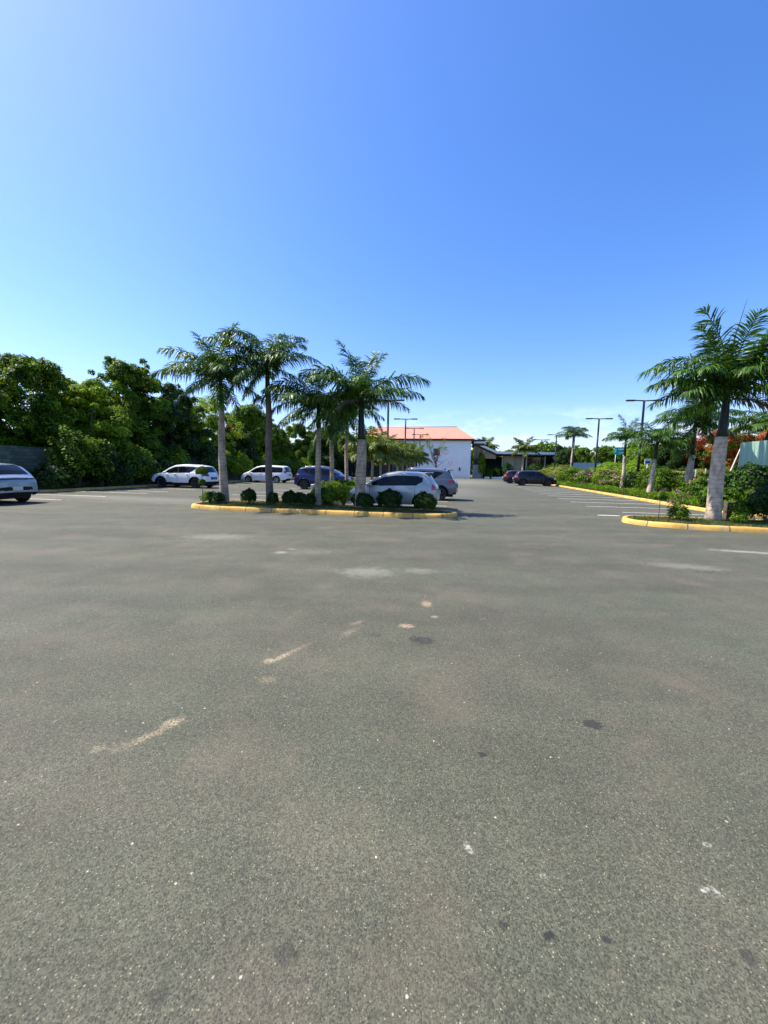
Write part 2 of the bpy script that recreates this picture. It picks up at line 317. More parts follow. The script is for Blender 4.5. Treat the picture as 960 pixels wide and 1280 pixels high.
# aggregate: two sizes of stone, light, brown and dark
vor = N(nt, 'ShaderNodeTexVoronoi', feature='F1', ins={'Scale': 165.0}); Lk(t.outputs['Object'], vor.inputs['Vector'])
sepc = N(nt, 'ShaderNodeSeparateColor'); Lk(vor.outputs['Color'], sepc.inputs[0])
stone = mrange(sepc.outputs[0], 0.0, 1.0, 0.45, 1.6)
col = mixc(0.75, col, stone, 'MULTIPLY')
light = math_('MULTIPLY', mrange(sepc.outputs[1], 0.90, 0.96), mrange(vor.outputs['Distance'], 0.5, 0.32))
col = mixc(math_('MULTIPLY', light, 0.8), col, mixc(sepc.outputs[0], (0.17, 0.14, 0.08), (0.42, 0.36, 0.23)))
dark = math_('MULTIPLY', mrange(sepc.outputs[2], 0.84, 0.92), mrange(vor.outputs['Distance'], 0.55, 0.35))
col = mixc(math_('MULTIPLY', dark, 0.8), col, (0.025, 0.025, 0.024))
vor2 = N(nt, 'ShaderNodeTexVoronoi', feature='F1', ins={'Scale': 26.0}); Lk(t.outputs['Object'], vor2.inputs['Vector'])
sep2 = N(nt, 'ShaderNodeSeparateColor'); Lk(vor2.outputs['Color'], sep2.inputs[0])
chip = math_('MULTIPLY', mrange(sep2.outputs[1], 0.955, 0.975), mrange(math_('ADD', vor2.outputs['Distance'], math_('MULTIPLY', noise(90, 3), 0.2)), 0.26, 0.20))
col = mixc(math_('MULTIPLY', chip, 0.8), col, (0.50, 0.46, 0.36))
fine = noise(260.0, 3, 0.7)
col = mixc(1.0, col, mrange(fine, 0.3, 0.7, 0.72, 1.28), 'MULTIPLY')
ck = N(nt, 'ShaderNodeTexVoronoi', feature='DISTANCE_TO_EDGE', ins={'Scale': 0.33}); ckn = N(nt, 'ShaderNodeTexNoise', ins={'Scale': 2.5, 'Detail': 7.0, 'Roughness': 0.65}); Lk(t.outputs['Object'], ckn.inputs['Vector'])
ckm = N(nt, 'ShaderNodeMix', data_type='RGBA', blend_type='LINEAR_LIGHT', ins={'Factor': 0.35}); Lk(t.outputs['Object'], ckm.inputs['A']); Lk(ckn.outputs['Color'], ckm.inputs['B']); Lk(ckm.outputs['Result'], ck.inputs['Vector'])
crack = math_('MULTIPLY', mrange(ck.outputs['Distance'], 0.0018, 0.0006), mrange(noise(0.28, 2), 0.50, 0.58))
col = mixc(math_('MULTIPLY', crack, 0.55), col, (0.03, 0.03, 0.027))
col = mixc(1.0, col, mrange(noise(38.0, 4, 0.7), 0.32, 0.68, 0.80, 1.20), 'MULTIPLY')
# brown sand wash patches
col = mixc(math_('MULTIPLY', mrange(noise(1.1, 6, 0.65, ((1, 1, 1), 1.1)), 0.52, 0.70), 0.30), col, (0.17, 0.125, 0.09))
# stains with a shape of their own, where the photograph has them
wob = N(nt, 'ShaderNodeTexNoise', ins={'Scale': 7.0, 'Detail': 6.0, 'Roughness': 0.7}); Lk(t.outputs['Object'], wob.inputs['Vector'])
wobble = mrange(wob.outputs['Fac'], 0.3, 0.7, -0.55, 0.55)
wob2 = N(nt, 'ShaderNodeTexNoise', ins={'Scale': 34.0, 'Detail': 5.0, 'Roughness': 0.7}); Lk(t.outputs['Object'], wob2.inputs['Vector'])
wobble2 = mrange(wob2.outputs['Fac'], 0.3, 0.7, -0.6, 0.6)
broken = mrange(noise(75.0, 4, 0.7), 0.43, 0.56, 0.05, 1.0)
SAND = (0.38, 0.29, 0.185); PALE = (0.26, 0.25, 0.19); OIL = (0.020, 0.020, 0.019); WH = (0.42, 0.40, 0.34)
stains = [(-1.30, 2.24, .075, .05, 40, SAND, .85, 1), (-1.37, 2.12, .13, .035, 46, SAND, .6, 1), (-1.60, 2.0, .05, .035, 20, SAND, .45, 1), (-1.45, 2.03, .13, .05, 30, SAND, .22, 1),
          (-0.86, 3.08, .14, .035, 52, SAND, .8, 1), (-0.93, 3.03, .06, .04, 10, SAND, .8, 1), (-0.78, 3.2, .2, .03, 52, SAND, .5, 1), (-0.86, 2.74, .07, .06, 0, SAND, .3, 1), (-0.32, 3.62, .15, .05, 55, SAND, .35, 1), (-0.26, 3.85, .1, .04, 50, SAND, .4, 1),
          (0.25, 3.79, .09, .06, 0, (0.52, 0.34, 0.22), .8, 1), (0.53, 4.45, .07, .11, 0, (0.52, 0.34, 0.22), .75, 1), (0.57, 4.05, .04, .04, 0, WH, .7, 1),
          (-1.93, 7.10, .13, .12, 10, WH, .7, 1), (-1.80, 7.42, .10, .06, 0, WH, .6, 1), (-0.25, 5.83, .42, .28, 0, PALE, .7, 0), (0.59, 5.95, .25, .15, 0, PALE, .5, 0), (-3.8, 8.6, .7, .35, 0, PALE, .65, 0), (-1.4, 7.2, .5, .25, 10, PALE, .3, 0),
          (5.3, 6.55, .55, .22, -10, PALE, .55, 0), (7.7, 7.9, .75, .13, -16, WH, .65, 0), (0.31, 3.49, .05, .06, 0, OIL, .55, 1), (0.40, 3.46, .09, .075, 0, OIL, .62, 1), (-0.05, 3.55, .05, .05, 0, OIL, .3, 1),
          (1.36, 2.29, .055, .045, -20, OIL, .85, 1), (0.58, 2.01, .022, .02, 0, OIL, .85, 1), (2.52, 3.32, .05, .035, -20, (0.06, 0.035, 0.025), .7, 1),
          (0.45, 1.19, .016, .014, 0, OIL, .7, 1), (0.60, 1.16, .016, .013, 0, OIL, .95, 1), (0.79, 1.15, .013, .014, 0, OIL, .8, 1), (1.24, 1.11, .022, .025, 0, OIL, .55, 1), (-0.66, 0.99, .035, .02, 0, OIL, .45, 1), (-0.3, 1.1, .035, .03, 0, OIL, .45, 1),
          (0.385, 1.47, .016, .03, 20, WH, .8, 1), (1.27, 1.32, .025, .012, 10, WH, .85, 1), (1.31, 1.31, .012, .025, 30, WH, .8, 1), (0.66, 1.36, .022, .012, 0, WH, .55, 1), (1.43, 1.50, .02, .012, 0, WH, .7, 1),
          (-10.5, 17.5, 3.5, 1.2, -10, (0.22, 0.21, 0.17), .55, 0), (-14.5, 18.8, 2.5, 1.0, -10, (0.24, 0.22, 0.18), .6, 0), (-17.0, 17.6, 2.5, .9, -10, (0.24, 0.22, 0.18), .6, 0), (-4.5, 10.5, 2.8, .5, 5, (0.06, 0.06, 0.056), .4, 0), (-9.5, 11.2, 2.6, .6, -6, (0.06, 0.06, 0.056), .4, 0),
          (3.5, 30, 4, 8, -10, (0.17, 0.165, 0.14), .9, 0), (9, 55, 7, 16, -10, (0.22, 0.21, 0.17), 1.0, 0)]
for (X, Y, rx, ry, rot, c, s_, fineedge) in stains:
    q = N(nt, 'ShaderNodeMapping', vector_type='TEXTURE'); q.inputs['Location'].default_value = (X, Y, 0); q.inputs['Rotation'].default_value = (0, 0, rad(rot)); q.inputs['Scale'].default_value = (rx, ry, 1e6)
    Lk(t.outputs['Object'], q.inputs[0]); ln = N(nt, 'ShaderNodeVectorMath', operation='LENGTH'); Lk(q.outputs[0], ln.inputs[0])
    d_ = math_('ADD', ln.outputs['Value'], wobble2 if fineedge else wobble)
    k = mrange(d_, 1.2 if fineedge else 1.5, (0.9 if c is OIL else 0.35) if fineedge else 0.2, 0.0, s_*(0.95 if fineedge else 0.6), True)
    if fineedge and c is not OIL: k = math_('MULTIPLY', k, broken)
    col = mixc(k, col, c)
Lk(col, b.inputs['Base Color']); b.inputs['Roughness'].default_value = 0.82; b.inputs['Specular IOR Level'].default_value = 0.35
bp = N(nt, 'ShaderNodeBump', ins={'Strength': 0.38, 'Distance': 0.005})
hsum = math_('ADD', math_('MULTIPLY', vor.outputs['Distance'], -0.8), math_('MULTIPLY', fine, 0.7)); Lk(hsum, bp.inputs['Height']); Lk(bp.outputs[0], b.inputs['Normal'])
M['ground'] = flat('dry grassy ground', (0.09, 0.10, 0.04), 0.95, var=0.4, scale=0.4)

# ------------------------------------------------------------------ ground, car park, kerbs, beds, lines
me = MB().add([(-3000, -3000, -0.03), (3000, -3000, -0.03), (3000, 3000, -0.03), (-3000, 3000, -0.03)], [(0, 1, 2, 3)]).data('ground', [M['ground']])
tag(obj('ground', me), kind='structure')
me = MB().add([(-21.8, -25, 0), (45, -25, 0), (45, 11.5, 0), (45, 16.8, 0), (11.3, 16.8, 0), (11.3, 77.9, 0), (-21.8, 77.9, 0)], [(0, 1, 2, 3, 4, 5, 6)]).lot().data('parking_lot', [M['asphalt']])
tag(obj('parking_lot', me), kind='structure')

def catmull(P, closed, n=6):
    P = [Vector(p) for p in P]; out = []; m_ = len(P)
    rng_ = range(m_ if closed else m_-1)
    for i in rng_:
        if closed: a, b_, c, d = P[i-1], P[i], P[(i+1) % m_], P[(i+2) % m_]
        else: a, b_, c, d = P[max(i-1, 0)], P[i], P[i+1], P[min(i+2, m_-1)]
        for k in range(n):
            q = k/n; out.append(0.5*((2*b_)+(c-a)*q+(2*a-5*b_+4*c-d)*q*q+(3*b_-a-3*c+d)*q**3))
    if not closed: out.append(P[-1])
    return out
def kerb(name, path, closed, rng, w=0.17, h=0.145):
    # profile in (outward offset, height); path is the outer foot, the kerb lies to its left
    prof = [(0.0, 0.0), (0.015, h*0.65), (0.045, h*0.93), (0.08, h), (w-0.02, h), (w, h-0.02), (w, 0.02)]
    P = [Vector((p[0], p[1], 0)) for p in path]; n = len(P); V = []; F = []
    for i in range(n):
        a = P[i-1] if (closed or i > 0) else P[i]; c = P[(i+1) % n] if (closed or i < n-1) else P[i]
        d = (c-a).normalized(); nr = Vector((-d.y, d.x, 0)); j = rng.uniform(-0.006, 0.006)
        for (o, z) in prof: V.append(P[i]+nr*(o+j*0.5)+Vector((0, 0, z+(j if z > 0.05 else 0))))
    k = len(prof)
    for i in range(n if closed else n-1):
        for q in range(k-1): F.append((i*k+q, ((i+1) % n)*k+q, ((i+1) % n)*k+q+1, i*k+q+1))
    if not closed: F.append(tuple(range(k))); F.append(tuple((n-1)*k+q for q in range(k-1, -1, -1)))
    me = mesh_data(name, LA(np.array([tuple(v) for v in V])), F, [M['kerb']], None, True)
    at = me.attributes.new('along', 'FLOAT', 'POINT'); acc = 0.0; al = []
    for i in range(n):
        if i: acc += (P[i]-P[i-1]).length
        al += [acc]*k
    at.data.foreach_set('value', al)
    return tag(obj(name, me), kind='structure')
def resample(path, closed, step):
    P = [Vector((p[0], p[1], 0)) for p in path]; 
    if closed: P.append(P[0])
    out = [P[0]]; acc = 0
    for a, b_ in zip(P, P[1:]):
        l = (b_-a).length
        if l < 1e-6: continue
        k = max(1, int(round(l/step)))
        for i in range(1, k+1): out.append(a+(b_-a)*i/k)
    if closed: out.pop()
    return out
rng = random.Random(3)
isl = [(-9.95, 13.4), (-9.6, 12.95), (-8.6, 12.60), (-7.4, 12.55), (-6.1, 12.52), (-4.5, 12.55), (-3.0, 12.54), (-1.7, 12.54), (-0.6, 12.66), (0.0, 13.0), (0.22, 13.5), (-0.05, 14.0), (-0.8, 14.2), (-2.0, 14.22), (-3.3, 14.3), (-4.3, 14.6), (-4.95, 15.6), (-5.0, 18), (-5.0, 25), (-5.0, 40), (-5.0, 60), (-5.0, 66), (-6.2, 67), (-7.4, 66), (-7.4, 60), (-7.4, 40), (-7.4, 25), (-7.4, 18), (-7.5, 15.9), (-8.2, 15.2), (-9.3, 14.9), (-9.9, 14.3)]
islp = catmull([(a, b_, 0) for a, b_ in isl], True, 6)
kerb('kerb_island', islp, True, rng)
def bed(name, poly, z, inset_first=True):
    V = LA(np.array([(p[0], p[1], z) for p in poly])); me = mesh_data(name, V, [tuple(range(len(V)))], [M['soil']])
    return tag(obj(name, me), kind='structure')
def inset(P, d):
    out = []; n = len(P)
    for i in range(n):
        a, c = P[i-1], P[(i+1) % n]; t_ = (c-a).normalized(); out.append(P[i]+Vector((-t_.y, t_.x, 0))*d)
    return out
bed_isl = inset(islp, 0.15); bed('soil_island', bed_isl, 0.105)
risl = [(5.55, 13.75), (5.62, 13.2), (6.1, 12.70), (6.9, 12.42), (8.0, 12.28), (9.5, 12.2), (12, 12.15), (20, 12.1), (34, 12.1), (34.4, 13.4), (34, 14.7), (20, 14.75), (12, 14.75), (9, 14.75), (7, 14.72), (6.0, 14.55)]
rislp = catmull([(a, b_, 0) for a, b_ in risl], True, 6)
kerb('kerb_island', rislp, True, rng); bed('soil_island', inset(rislp, 0.15), 0.105)
# planting bed kerb on the right: outer foot towards the lot, bed on the far side
rk = [(45, 16.6), (30, 16.6), (16, 16.6), (12.5, 16.65), (11.2, 16.8), (10.75, 17.4), (10.75, 19), (10.9, 24), (11.2, 34), (11.5, 46), (11.7, 58), (11.75, 79.5)]
rkp = catmull([(a, b_, 0) for a, b_ in rk], False, 6); rkp = rkp[::-1]
rk2 = resample(rkp, False, 1.0)
kerb('kerb_planting', rk2, False, rng)
bed('soil_planting', [(p.x+0.14*0, p.y) for p in inset(rk2, 0.15)[0:]]+[(60, 16.75), (60, 100), (11.9, 100)], 0.09)
lk = [(-21.85, 77), (-21.85, 60), (-21.85, 40), (-21.8, 25), (-21.75, 17), (-21.7, 8), (-21.7, -10)]
lkr = resample([(a, b_) for a, b_ in lk][::-1], False, 1.0)[::-1]
kerb('kerb_wall_side', [(p.x, p.y) for p in lkr][::-1], False, rng)
bed('soil_wall_side', [(-22.0, -10), (-22.0, 77), (-60, 77), (-60, -10)], 0.08)

# parking lines
ml = MB()
def lineq(u0, u1, v, w=0.10): ml.box(u0, u1, v-w/2, v+w/2, 0.001, 0.004)
for v in (17.1, 19.6, 22.1, 24.6, 27.1, 29.6, 32.1, 34.6, 37.1, 39.6, 42.1, 47.6, 50.1): lineq(6.3 if v > 17.2 else 6.9, 10.7, v)
for v in (14.9+2.6*k+2.25 for k in range(0, 14)): lineq(-4.9, -0.2, v); lineq(-12.2, -7.45, v)
for v in (14.0, 16.2, 18.8, 20.4, 23.0, 28.2, 31.0, 34.0, 38.7, 42): lineq(-21.5, -16.8, v)
lineq(5.45, 6.2, 15.6, 0.16)
ml.lot(); tag(ml.obj('parking_lines', [M['line']]), kind='structure')

# ------------------------------------------------------------------ foliage
def leaf_quads(C, Nn, size, aspect, g, droop=0.0):
    n = len(C); Nn = Nn/np.maximum(np.linalg.norm(Nn, axis=1, keepdims=True), 1e-6)
    r = g.normal(size=(n, 3)); a = r-Nn*np.sum(r*Nn, 1, keepdims=True); a /= np.linalg.norm(a, axis=1, keepdims=True)
    a[:, 2] -= droop; a /= np.linalg.norm(a, axis=1, keepdims=True)
    b_ = np.cross(Nn, a); b_ /= np.maximum(np.linalg.norm(b_, axis=1, keepdims=True), 1e-6)
    s = (size*g.uniform(0.6, 1.3, n))[:, None]; w = s*aspect
    V = np.empty((n, 4, 3)); V[:, 0] = C-a*s*0.5; V[:, 1] = C-a*s*0.02+b_*w*0.5; V[:, 2] = C+a*s*0.5; V[:, 3] = C-a*s*0.02-b_*w*0.5
    V[:, 2, 2] -= s[:, 0]*0.12
    return V.reshape(-1, 3), np.arange(n*4).reshape(-1, 4)
def lobes(g, n, R, H0, H1, lr):
    out = []
    for i in range(n):
        a = g.uniform(0, 2*math.pi); h = g.uniform(0, 1); rr = R*math.sqrt(g.uniform(0.02, 1))*(1.0-0.55*h**2)
        x, y, z, q = rr*math.cos(a), rr*math.sin(a), H0+(H1-H0)*h, lr*g.uniform(0.6, 1.25)*(1-0.3*h)
        if n > 100 and i % 4 == 0: x *= 1.22; y *= 1.22; z += (H1-H0)*0.07; q *= 0.5       # stray outer tufts
        out.append((x, y, z, q))
    return out
def crown(lob, per, size, aspect, g, squash=0.75, fill=0.25):
    Cs = []; Ns = []
    for (x, y, z, r) in lob:
        n = int(per*r*r); d = g.normal(size=(n, 3)); d /= np.linalg.norm(d, axis=1, keepdims=True)
        d[:, 2] = np.where(d[:, 2] < -0.35, -d[:, 2], d[:, 2])
        rad_ = r*np.where(g.uniform(size=n) < fill, g.uniform(0.3, 0.9, n), g.uniform(0.82, 1.12, n))
        # break the lobe into tufts
        f = np.sin(d[:, 0]*7+x*3)*np.sin(d[:, 1]*6+y*2)*np.sin(d[:, 2]*7+z*5); rad_ *= 1+0.22*f
        C = np.array([x, y, z])+d*rad_[:, None]*np.array([1, 1, squash]); Cs.append(C); Ns.append(d+g.normal(size=(n, 3))*0.4+np.array([0, 0, 0.25]))
    return leaf_quads(np.concatenate(Cs), np.concatenate(Ns), size, aspect, g)
def limb_mesh(lob, g, h0, r0, nl=7, fork=0.35):
    mb = MB(); top = max(l[2] for l in lob)*0.6
    mb.tube([(0, 0, -0.1), (0.03, 0.02, h0*0.5), (0.0, 0.06, h0), (0.1, 0.0, h0+(top-h0)*0.6)], [r0*1.25, r0, r0*0.85, r0*0.45], 9)
    idx = g.permutation(len(lob))[:nl]
    for i in idx:
        x, y, z, r = lob[i]; b0 = Vector((0, 0.03, h0*g.uniform(0.7, 1.05))); e = Vector((x*0.85, y*0.85, z)); m1 = b0.lerp(e, 0.45)+Vector((0, 0, -0.15*r))
        mb.tube([b0, m1, e], [r0*0.5, r0*0.33, r0*0.10], 6)
    return mb
tree_protos = {}
def tree_meshes(key, seed, R, H0, H1, lr, nl, per, size, mat, aspect=0.5, h0=1.8, r0=0.16, fill=0.25):
    fill = 0.15 if key in ('tallA', 'tallB', 'lit', 'dark') else fill
    g = np.random.default_rng(seed); lb = lobes(g, nl, R, H0, H1, lr)
    V, F = crown(lb, per, size, aspect, g, squash=1.15 if key.startswith('tall') or key == 'dark' else 0.9, fill=fill)
    tree_protos[key] = (mesh_data('crown', V, F, [mat]), limb_mesh(lb, g, h0, r0).data('trunk', [M['bark']], True))
def place_tree(key, loc, label, name='broadleaf_tree', cat='tree', scale=1.0, rz=0.0, group=None, crown_mat=None):
    t_ = thing(name, label, cat, loc, rz, group, scale)
    obj('crown', tree_protos[key][0], t_); obj('trunk', tree_protos[key][1], t_); return t_
tree_meshes('tallA', 11, 3.1, 1.8, 8.8, 0.70, 130, 2000, 0.19, M['leaf'], fill=0.3)
tree_meshes('tallB', 12, 3.2, 1.5, 7.7, 0.72, 125, 2000, 0.18, M['leaf'], fill=0.3)
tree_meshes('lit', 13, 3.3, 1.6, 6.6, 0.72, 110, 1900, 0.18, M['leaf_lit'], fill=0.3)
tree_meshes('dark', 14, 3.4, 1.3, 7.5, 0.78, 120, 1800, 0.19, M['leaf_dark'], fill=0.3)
tree_meshes('sparse', 15, 3.0, 3.2, 7.4, 0.6, 44, 520, 0.17, M['leaf_lit'], h0=2.6, r0=0.12)
tree_meshes('round', 16, 2.2, 3.4, 7.4, 1.25, 22, 900, 0.22, M['leaf'], h0=3.0)
LT = [ # key, u, v, scale, label
 ('tallB', -26.6, 12.0, 0.98, 'broadleaf tree over the wall, cut off by the left edge of the photo'),
 ('tallA', -27.0, 17.6, 0.80, 'dark tall tree over the wall directly above the cut off blue grey crossover'),
 ('tallB', -27.4, 21.2, 1.02, 'bushy tree over the wall just right of the cut off blue grey crossover'),
 ('lit', -25.8, 23.4, 0.98, 'yellow green tree leaning over the wall between the blue grey and the white crossover'),
 ('lit', -28.6, 25.6, 1.12, 'tree with sunlit yellow green leaf colour in the second row, above the space left of the white crossover'),
 ('tallA', -27.2, 28.8, 1.10, 'tallest dark tree with lumpy top, above the front of the white crossover'),
 ('dark', -27.0, 32.2, 1.18, 'dense dark tree right of the tallest tree, behind the white crossover'),
 ('lit', -27.2, 36.6, 1.12, 'light green tree left of the leftmost royal palm trunk'),
 ('round', -27.2, 48.2, 1.22, 'round topped tree seen between the two leftmost royal palms'),
 ('dark', -26.2, 43.0, 0.85, 'low dark tree behind the white minivan'),
 ('tallB', -27.0, 55.5, 0.92, 'tree right of the second royal palm trunk, above the minivan tail'),
 ('tallB', -26.4, 63.0, 1.08, 'tree behind the dark blue crossover, left of the thin grey palm trunks'),
 ('lit', -25.6, 70.0, 1.15, 'bright tree behind the thin palm trunks of the median'),
 ('tallA', -26.6, 79.0, 1.05, 'far tree hidden among the median palm crowns'),
 ('tallB', -20.2, 74.6, 1.0, 'far tree before the left part of the red roofed building'), ('tallA', -16.4, 74.8, 0.86, 'far tree partly behind the thick palm crown, before the red roof'), ('dark', -23.6, 68.5, 1.1, 'dark far tree at the corner of the wall and the black fence'), ('tallB', -24.8, 84.0, 1.2, 'big far tree rising behind the black fence corner'), ('tallB', -31.5, 52.5, 1.15, 'second row tree showing between the two leftmost palms at the right'), ('tallA', -31.5, 60.5, 1.1, 'second row tree just right of the second palm trunk')]
rg_ = random.Random(5)
for k_, u_, v_, s_, lab in LT: place_tree(k_, L(u_, v_, 0.0), lab, scale=s_, rz=rg_.uniform(0, 6.28), group='trees behind the block wall')
# sparse blossoming tree
def blossoms(parent, g, spots, per, size, mat, name='blossoms'):
    C = []; Nn = []
    for (x, y, z, r) in spots:
        n = int(per); d = g.normal(size=(n, 3)); d /= np.linalg.norm(d, axis=1, keepdims=True); C.append(np.array([x, y, z])+d*r*g.uniform(0.4, 1.0, n)[:, None]); Nn.append(d)
    V, F = leaf_quads(np.concatenate(C), np.concatenate(Nn), size, 0.8, g); return obj(name, mesh_data(name, V, F, [mat]), parent)
t_ = place_tree('sparse', L(-27.0, 39.6), 'sparse tree with orange blossom seen through the leftmost royal palm', name='flowering_tree', scale=1.2)
g = np.random.default_rng(4); blossoms(t_, g, [(g.uniform(-1.5, 2.2), g.uniform(-1.5, 1), g.uniform(4.6, 7.2), 0.28) for _ in range(22)], 40, 0.11, M['blossom_orange'])

# shrubs
def shrub_mesh(seed, rx, ry, h, size, n, mat, rough=0.25, aspect=0.55, z0=0.05, name='foliage'):
    g = np.random.default_rng(seed); d = g.normal(size=(n, 3)); d /= np.linalg.norm(d, axis=1, keepdims=True); d[:, 2] = np.where(d[:, 2] < -0.6, -d[:, 2], d[:, 2])
    bump = 1+rough*np.sin(d[:, 0]*4.1+seed)*np.sin(d[:, 1]*4.7+seed*2)+rough*0.7*np.sin(d[:, 0]*9+d[:, 2]*8)*np.sin(d[:, 1]*8.5)
    rr = bump*np.where(g.uniform(size=n) < 0.3, g.uniform(0.35, 0.9, n), g.uniform(0.88, 1.05, n))
    C = d*rr[:, None]*np.array([rx, ry, h*0.5])+np.array([0, 0, h*0.5+z0])
    C[:, 2] = np.maximum(C[:, 2], 0.02)
    V, F = leaf_quads(C, d+g.normal(size=(n, 3))*0.5+np.array([0, 0, 0.25]), size, aspect, g)
    return mesh_data(name, V, F, [mat])
def stems_mesh(seed, r, h, n=5, r0=0.02):
    g = random.Random(seed); mb = MB()
    for i in range(n):
        a = g.uniform(0, 6.28); q = r*g.uniform(0.2, 0.6); mb.tube([(0.03*math.cos(a), 0.03*math.sin(a), -0.05), (q*0.5*math.cos(a), q*0.5*math.sin(a), h*0.45), (q*math.cos(a), q*math.sin(a), h*0.8)], [r0, r0*0.8, r0*0.4], 5)
    return mb.data('stem', [M['stem']], True)
def shrub(loc, rx, h, size, n, mat, label, seed, cat='shrub', name='shrub', group=None, flowers=None, rough=0.25, ry=None, fm=None, aspect=0.55):
    t_ = thing(name, label, cat, loc, 0.0, group); obj('foliage', shrub_mesh(seed, rx, ry or rx, h, size, n, mat, rough, aspect), t_)
    obj('stem', stems_mesh(seed, rx, h, r0=0.012+0.02*rx), t_)
    if flowers:
        g = np.random.default_rng(seed+99); sp = []
        for _ in range(flowers):
            a = g.uniform(0, 6.28); e = g.uniform(0.0, 1.3); sp.append((rx*0.95*math.cos(a)*math.cos(e), (ry or rx)*0.95*math.sin(a)*math.cos(e), h*0.5+h*0.52*math.sin(e), 0.10+0.05*rx))
        blossoms(t_, g, sp, 26, size*0.8, fm or M['blossom_pink'])
    return t_
# clipped balls on the island
balls = [(-7.9, 14.0, .27, .54, 'round clipped bush standing alone between the two leftmost palms'), (-6.78, 13.75, .20, .46, 'small round bush right against the second palm trunk from the left'),
         (-6.17, 13.95, .27, .52, 'left half of the pair of touching round bushes right of the second palm'), (-5.80, 14.05, .24, .47, 'right half of the pair of touching round bushes right of the second palm'),
         (-5.25, 13.62, .24, .46, 'round bush at the left foot of the third palm from the left'), (-3.08, 13.40, .30, .55, 'round bush in front of the thick palm trunk before the silver hatchback'),
         (-2.25, 13.80, .40, .66, 'large round bush in front of the silver hatchback doors'), (-0.92, 13.35, .38, .62, 'rightmost round bush in front of the silver hatchback rear wheel')]
for i, (u_, v_, r_, h_, lab) in enumerate(balls):
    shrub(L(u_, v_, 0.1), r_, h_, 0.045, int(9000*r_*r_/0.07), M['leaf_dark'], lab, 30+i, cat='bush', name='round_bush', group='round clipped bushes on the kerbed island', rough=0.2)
shrub(L(-9.30, 13.60, 0.1), .34, .42, 0.06, 2600, M['leaf'], 'low leafy bush at the left end of the island beside the leftmost palm', 41, cat='bush', name='low_bush', rough=0.3)
shrub(L(-8.95, 13.50, 0.1), .30, .40, 0.06, 2200, M['leaf_dark'], 'low dark bush touching the foot of the leftmost palm trunk', 42, cat='bush', name='low_bush', rough=0.25)
# two tier topiary
t_ = thing('topiary', 'two tier ball topiary on a thin stem before the white crossover', 'topiary', L(-9.55, 13.45, 0.1))
for (z_, r_, sd) in ((1.28, .215, 51), (0.86, .13, 52)):
    me = shrub_mesh(sd, r_, r_, r_*1.7, 0.04, int(5200*r_/0.2), M['leaf'], 0.08, z0=z_-r_*0.85, name='foliage_ball'); obj('foliage_ball', me, t_)
MB().tube([(0, 0, -0.05), (0.01, 0, 0.7), (0, 0, 1.3)], [0.016, 0.014, 0.01], 7).obj('stem', [M['stem']], t_, True)
MB().tube([(0.04, 0.02, -0.05), (0.03, 0.0, 0.8)], [0.012, 0.010], 6).obj('stake', [M['galv']], t_, True)
# hedge at the head of the median
hs_ = [(-5.35, 15.7, .60, .62, M['leaf'], 'leafy hedge bush between the third palm and the utility box'), (-4.85, 14.85, .55, .70, M['leaf'], 'leafy hedge bush left of the silver hatchback nose'), (-4.45, 15.5, .62, .72, M['leaf_lit'], 'brighter hedge bush touching the silver hatchback nose'),
       (-5.7, 17.3, .75, .78, M['leaf'], 'hedge bush round the feet of the thin median palms'), (-5.6, 19.6, .8, .8, M['leaf'], 'hedge bush in the median before the dark blue crossover'), (-6.0, 24.0, .7, .7, M['leaf_lit'], 'bright hedge bush in the median behind the silver hatchback windscreen')]
for i, (u_, v_, r_, h_, mt, lab) in enumerate(hs_): shrub(L(u_, v_, 0.1), r_, h_, 0.075, 5200, mt, lab, 60+i, cat='hedge', name='hedge_bush', rough=0.22)

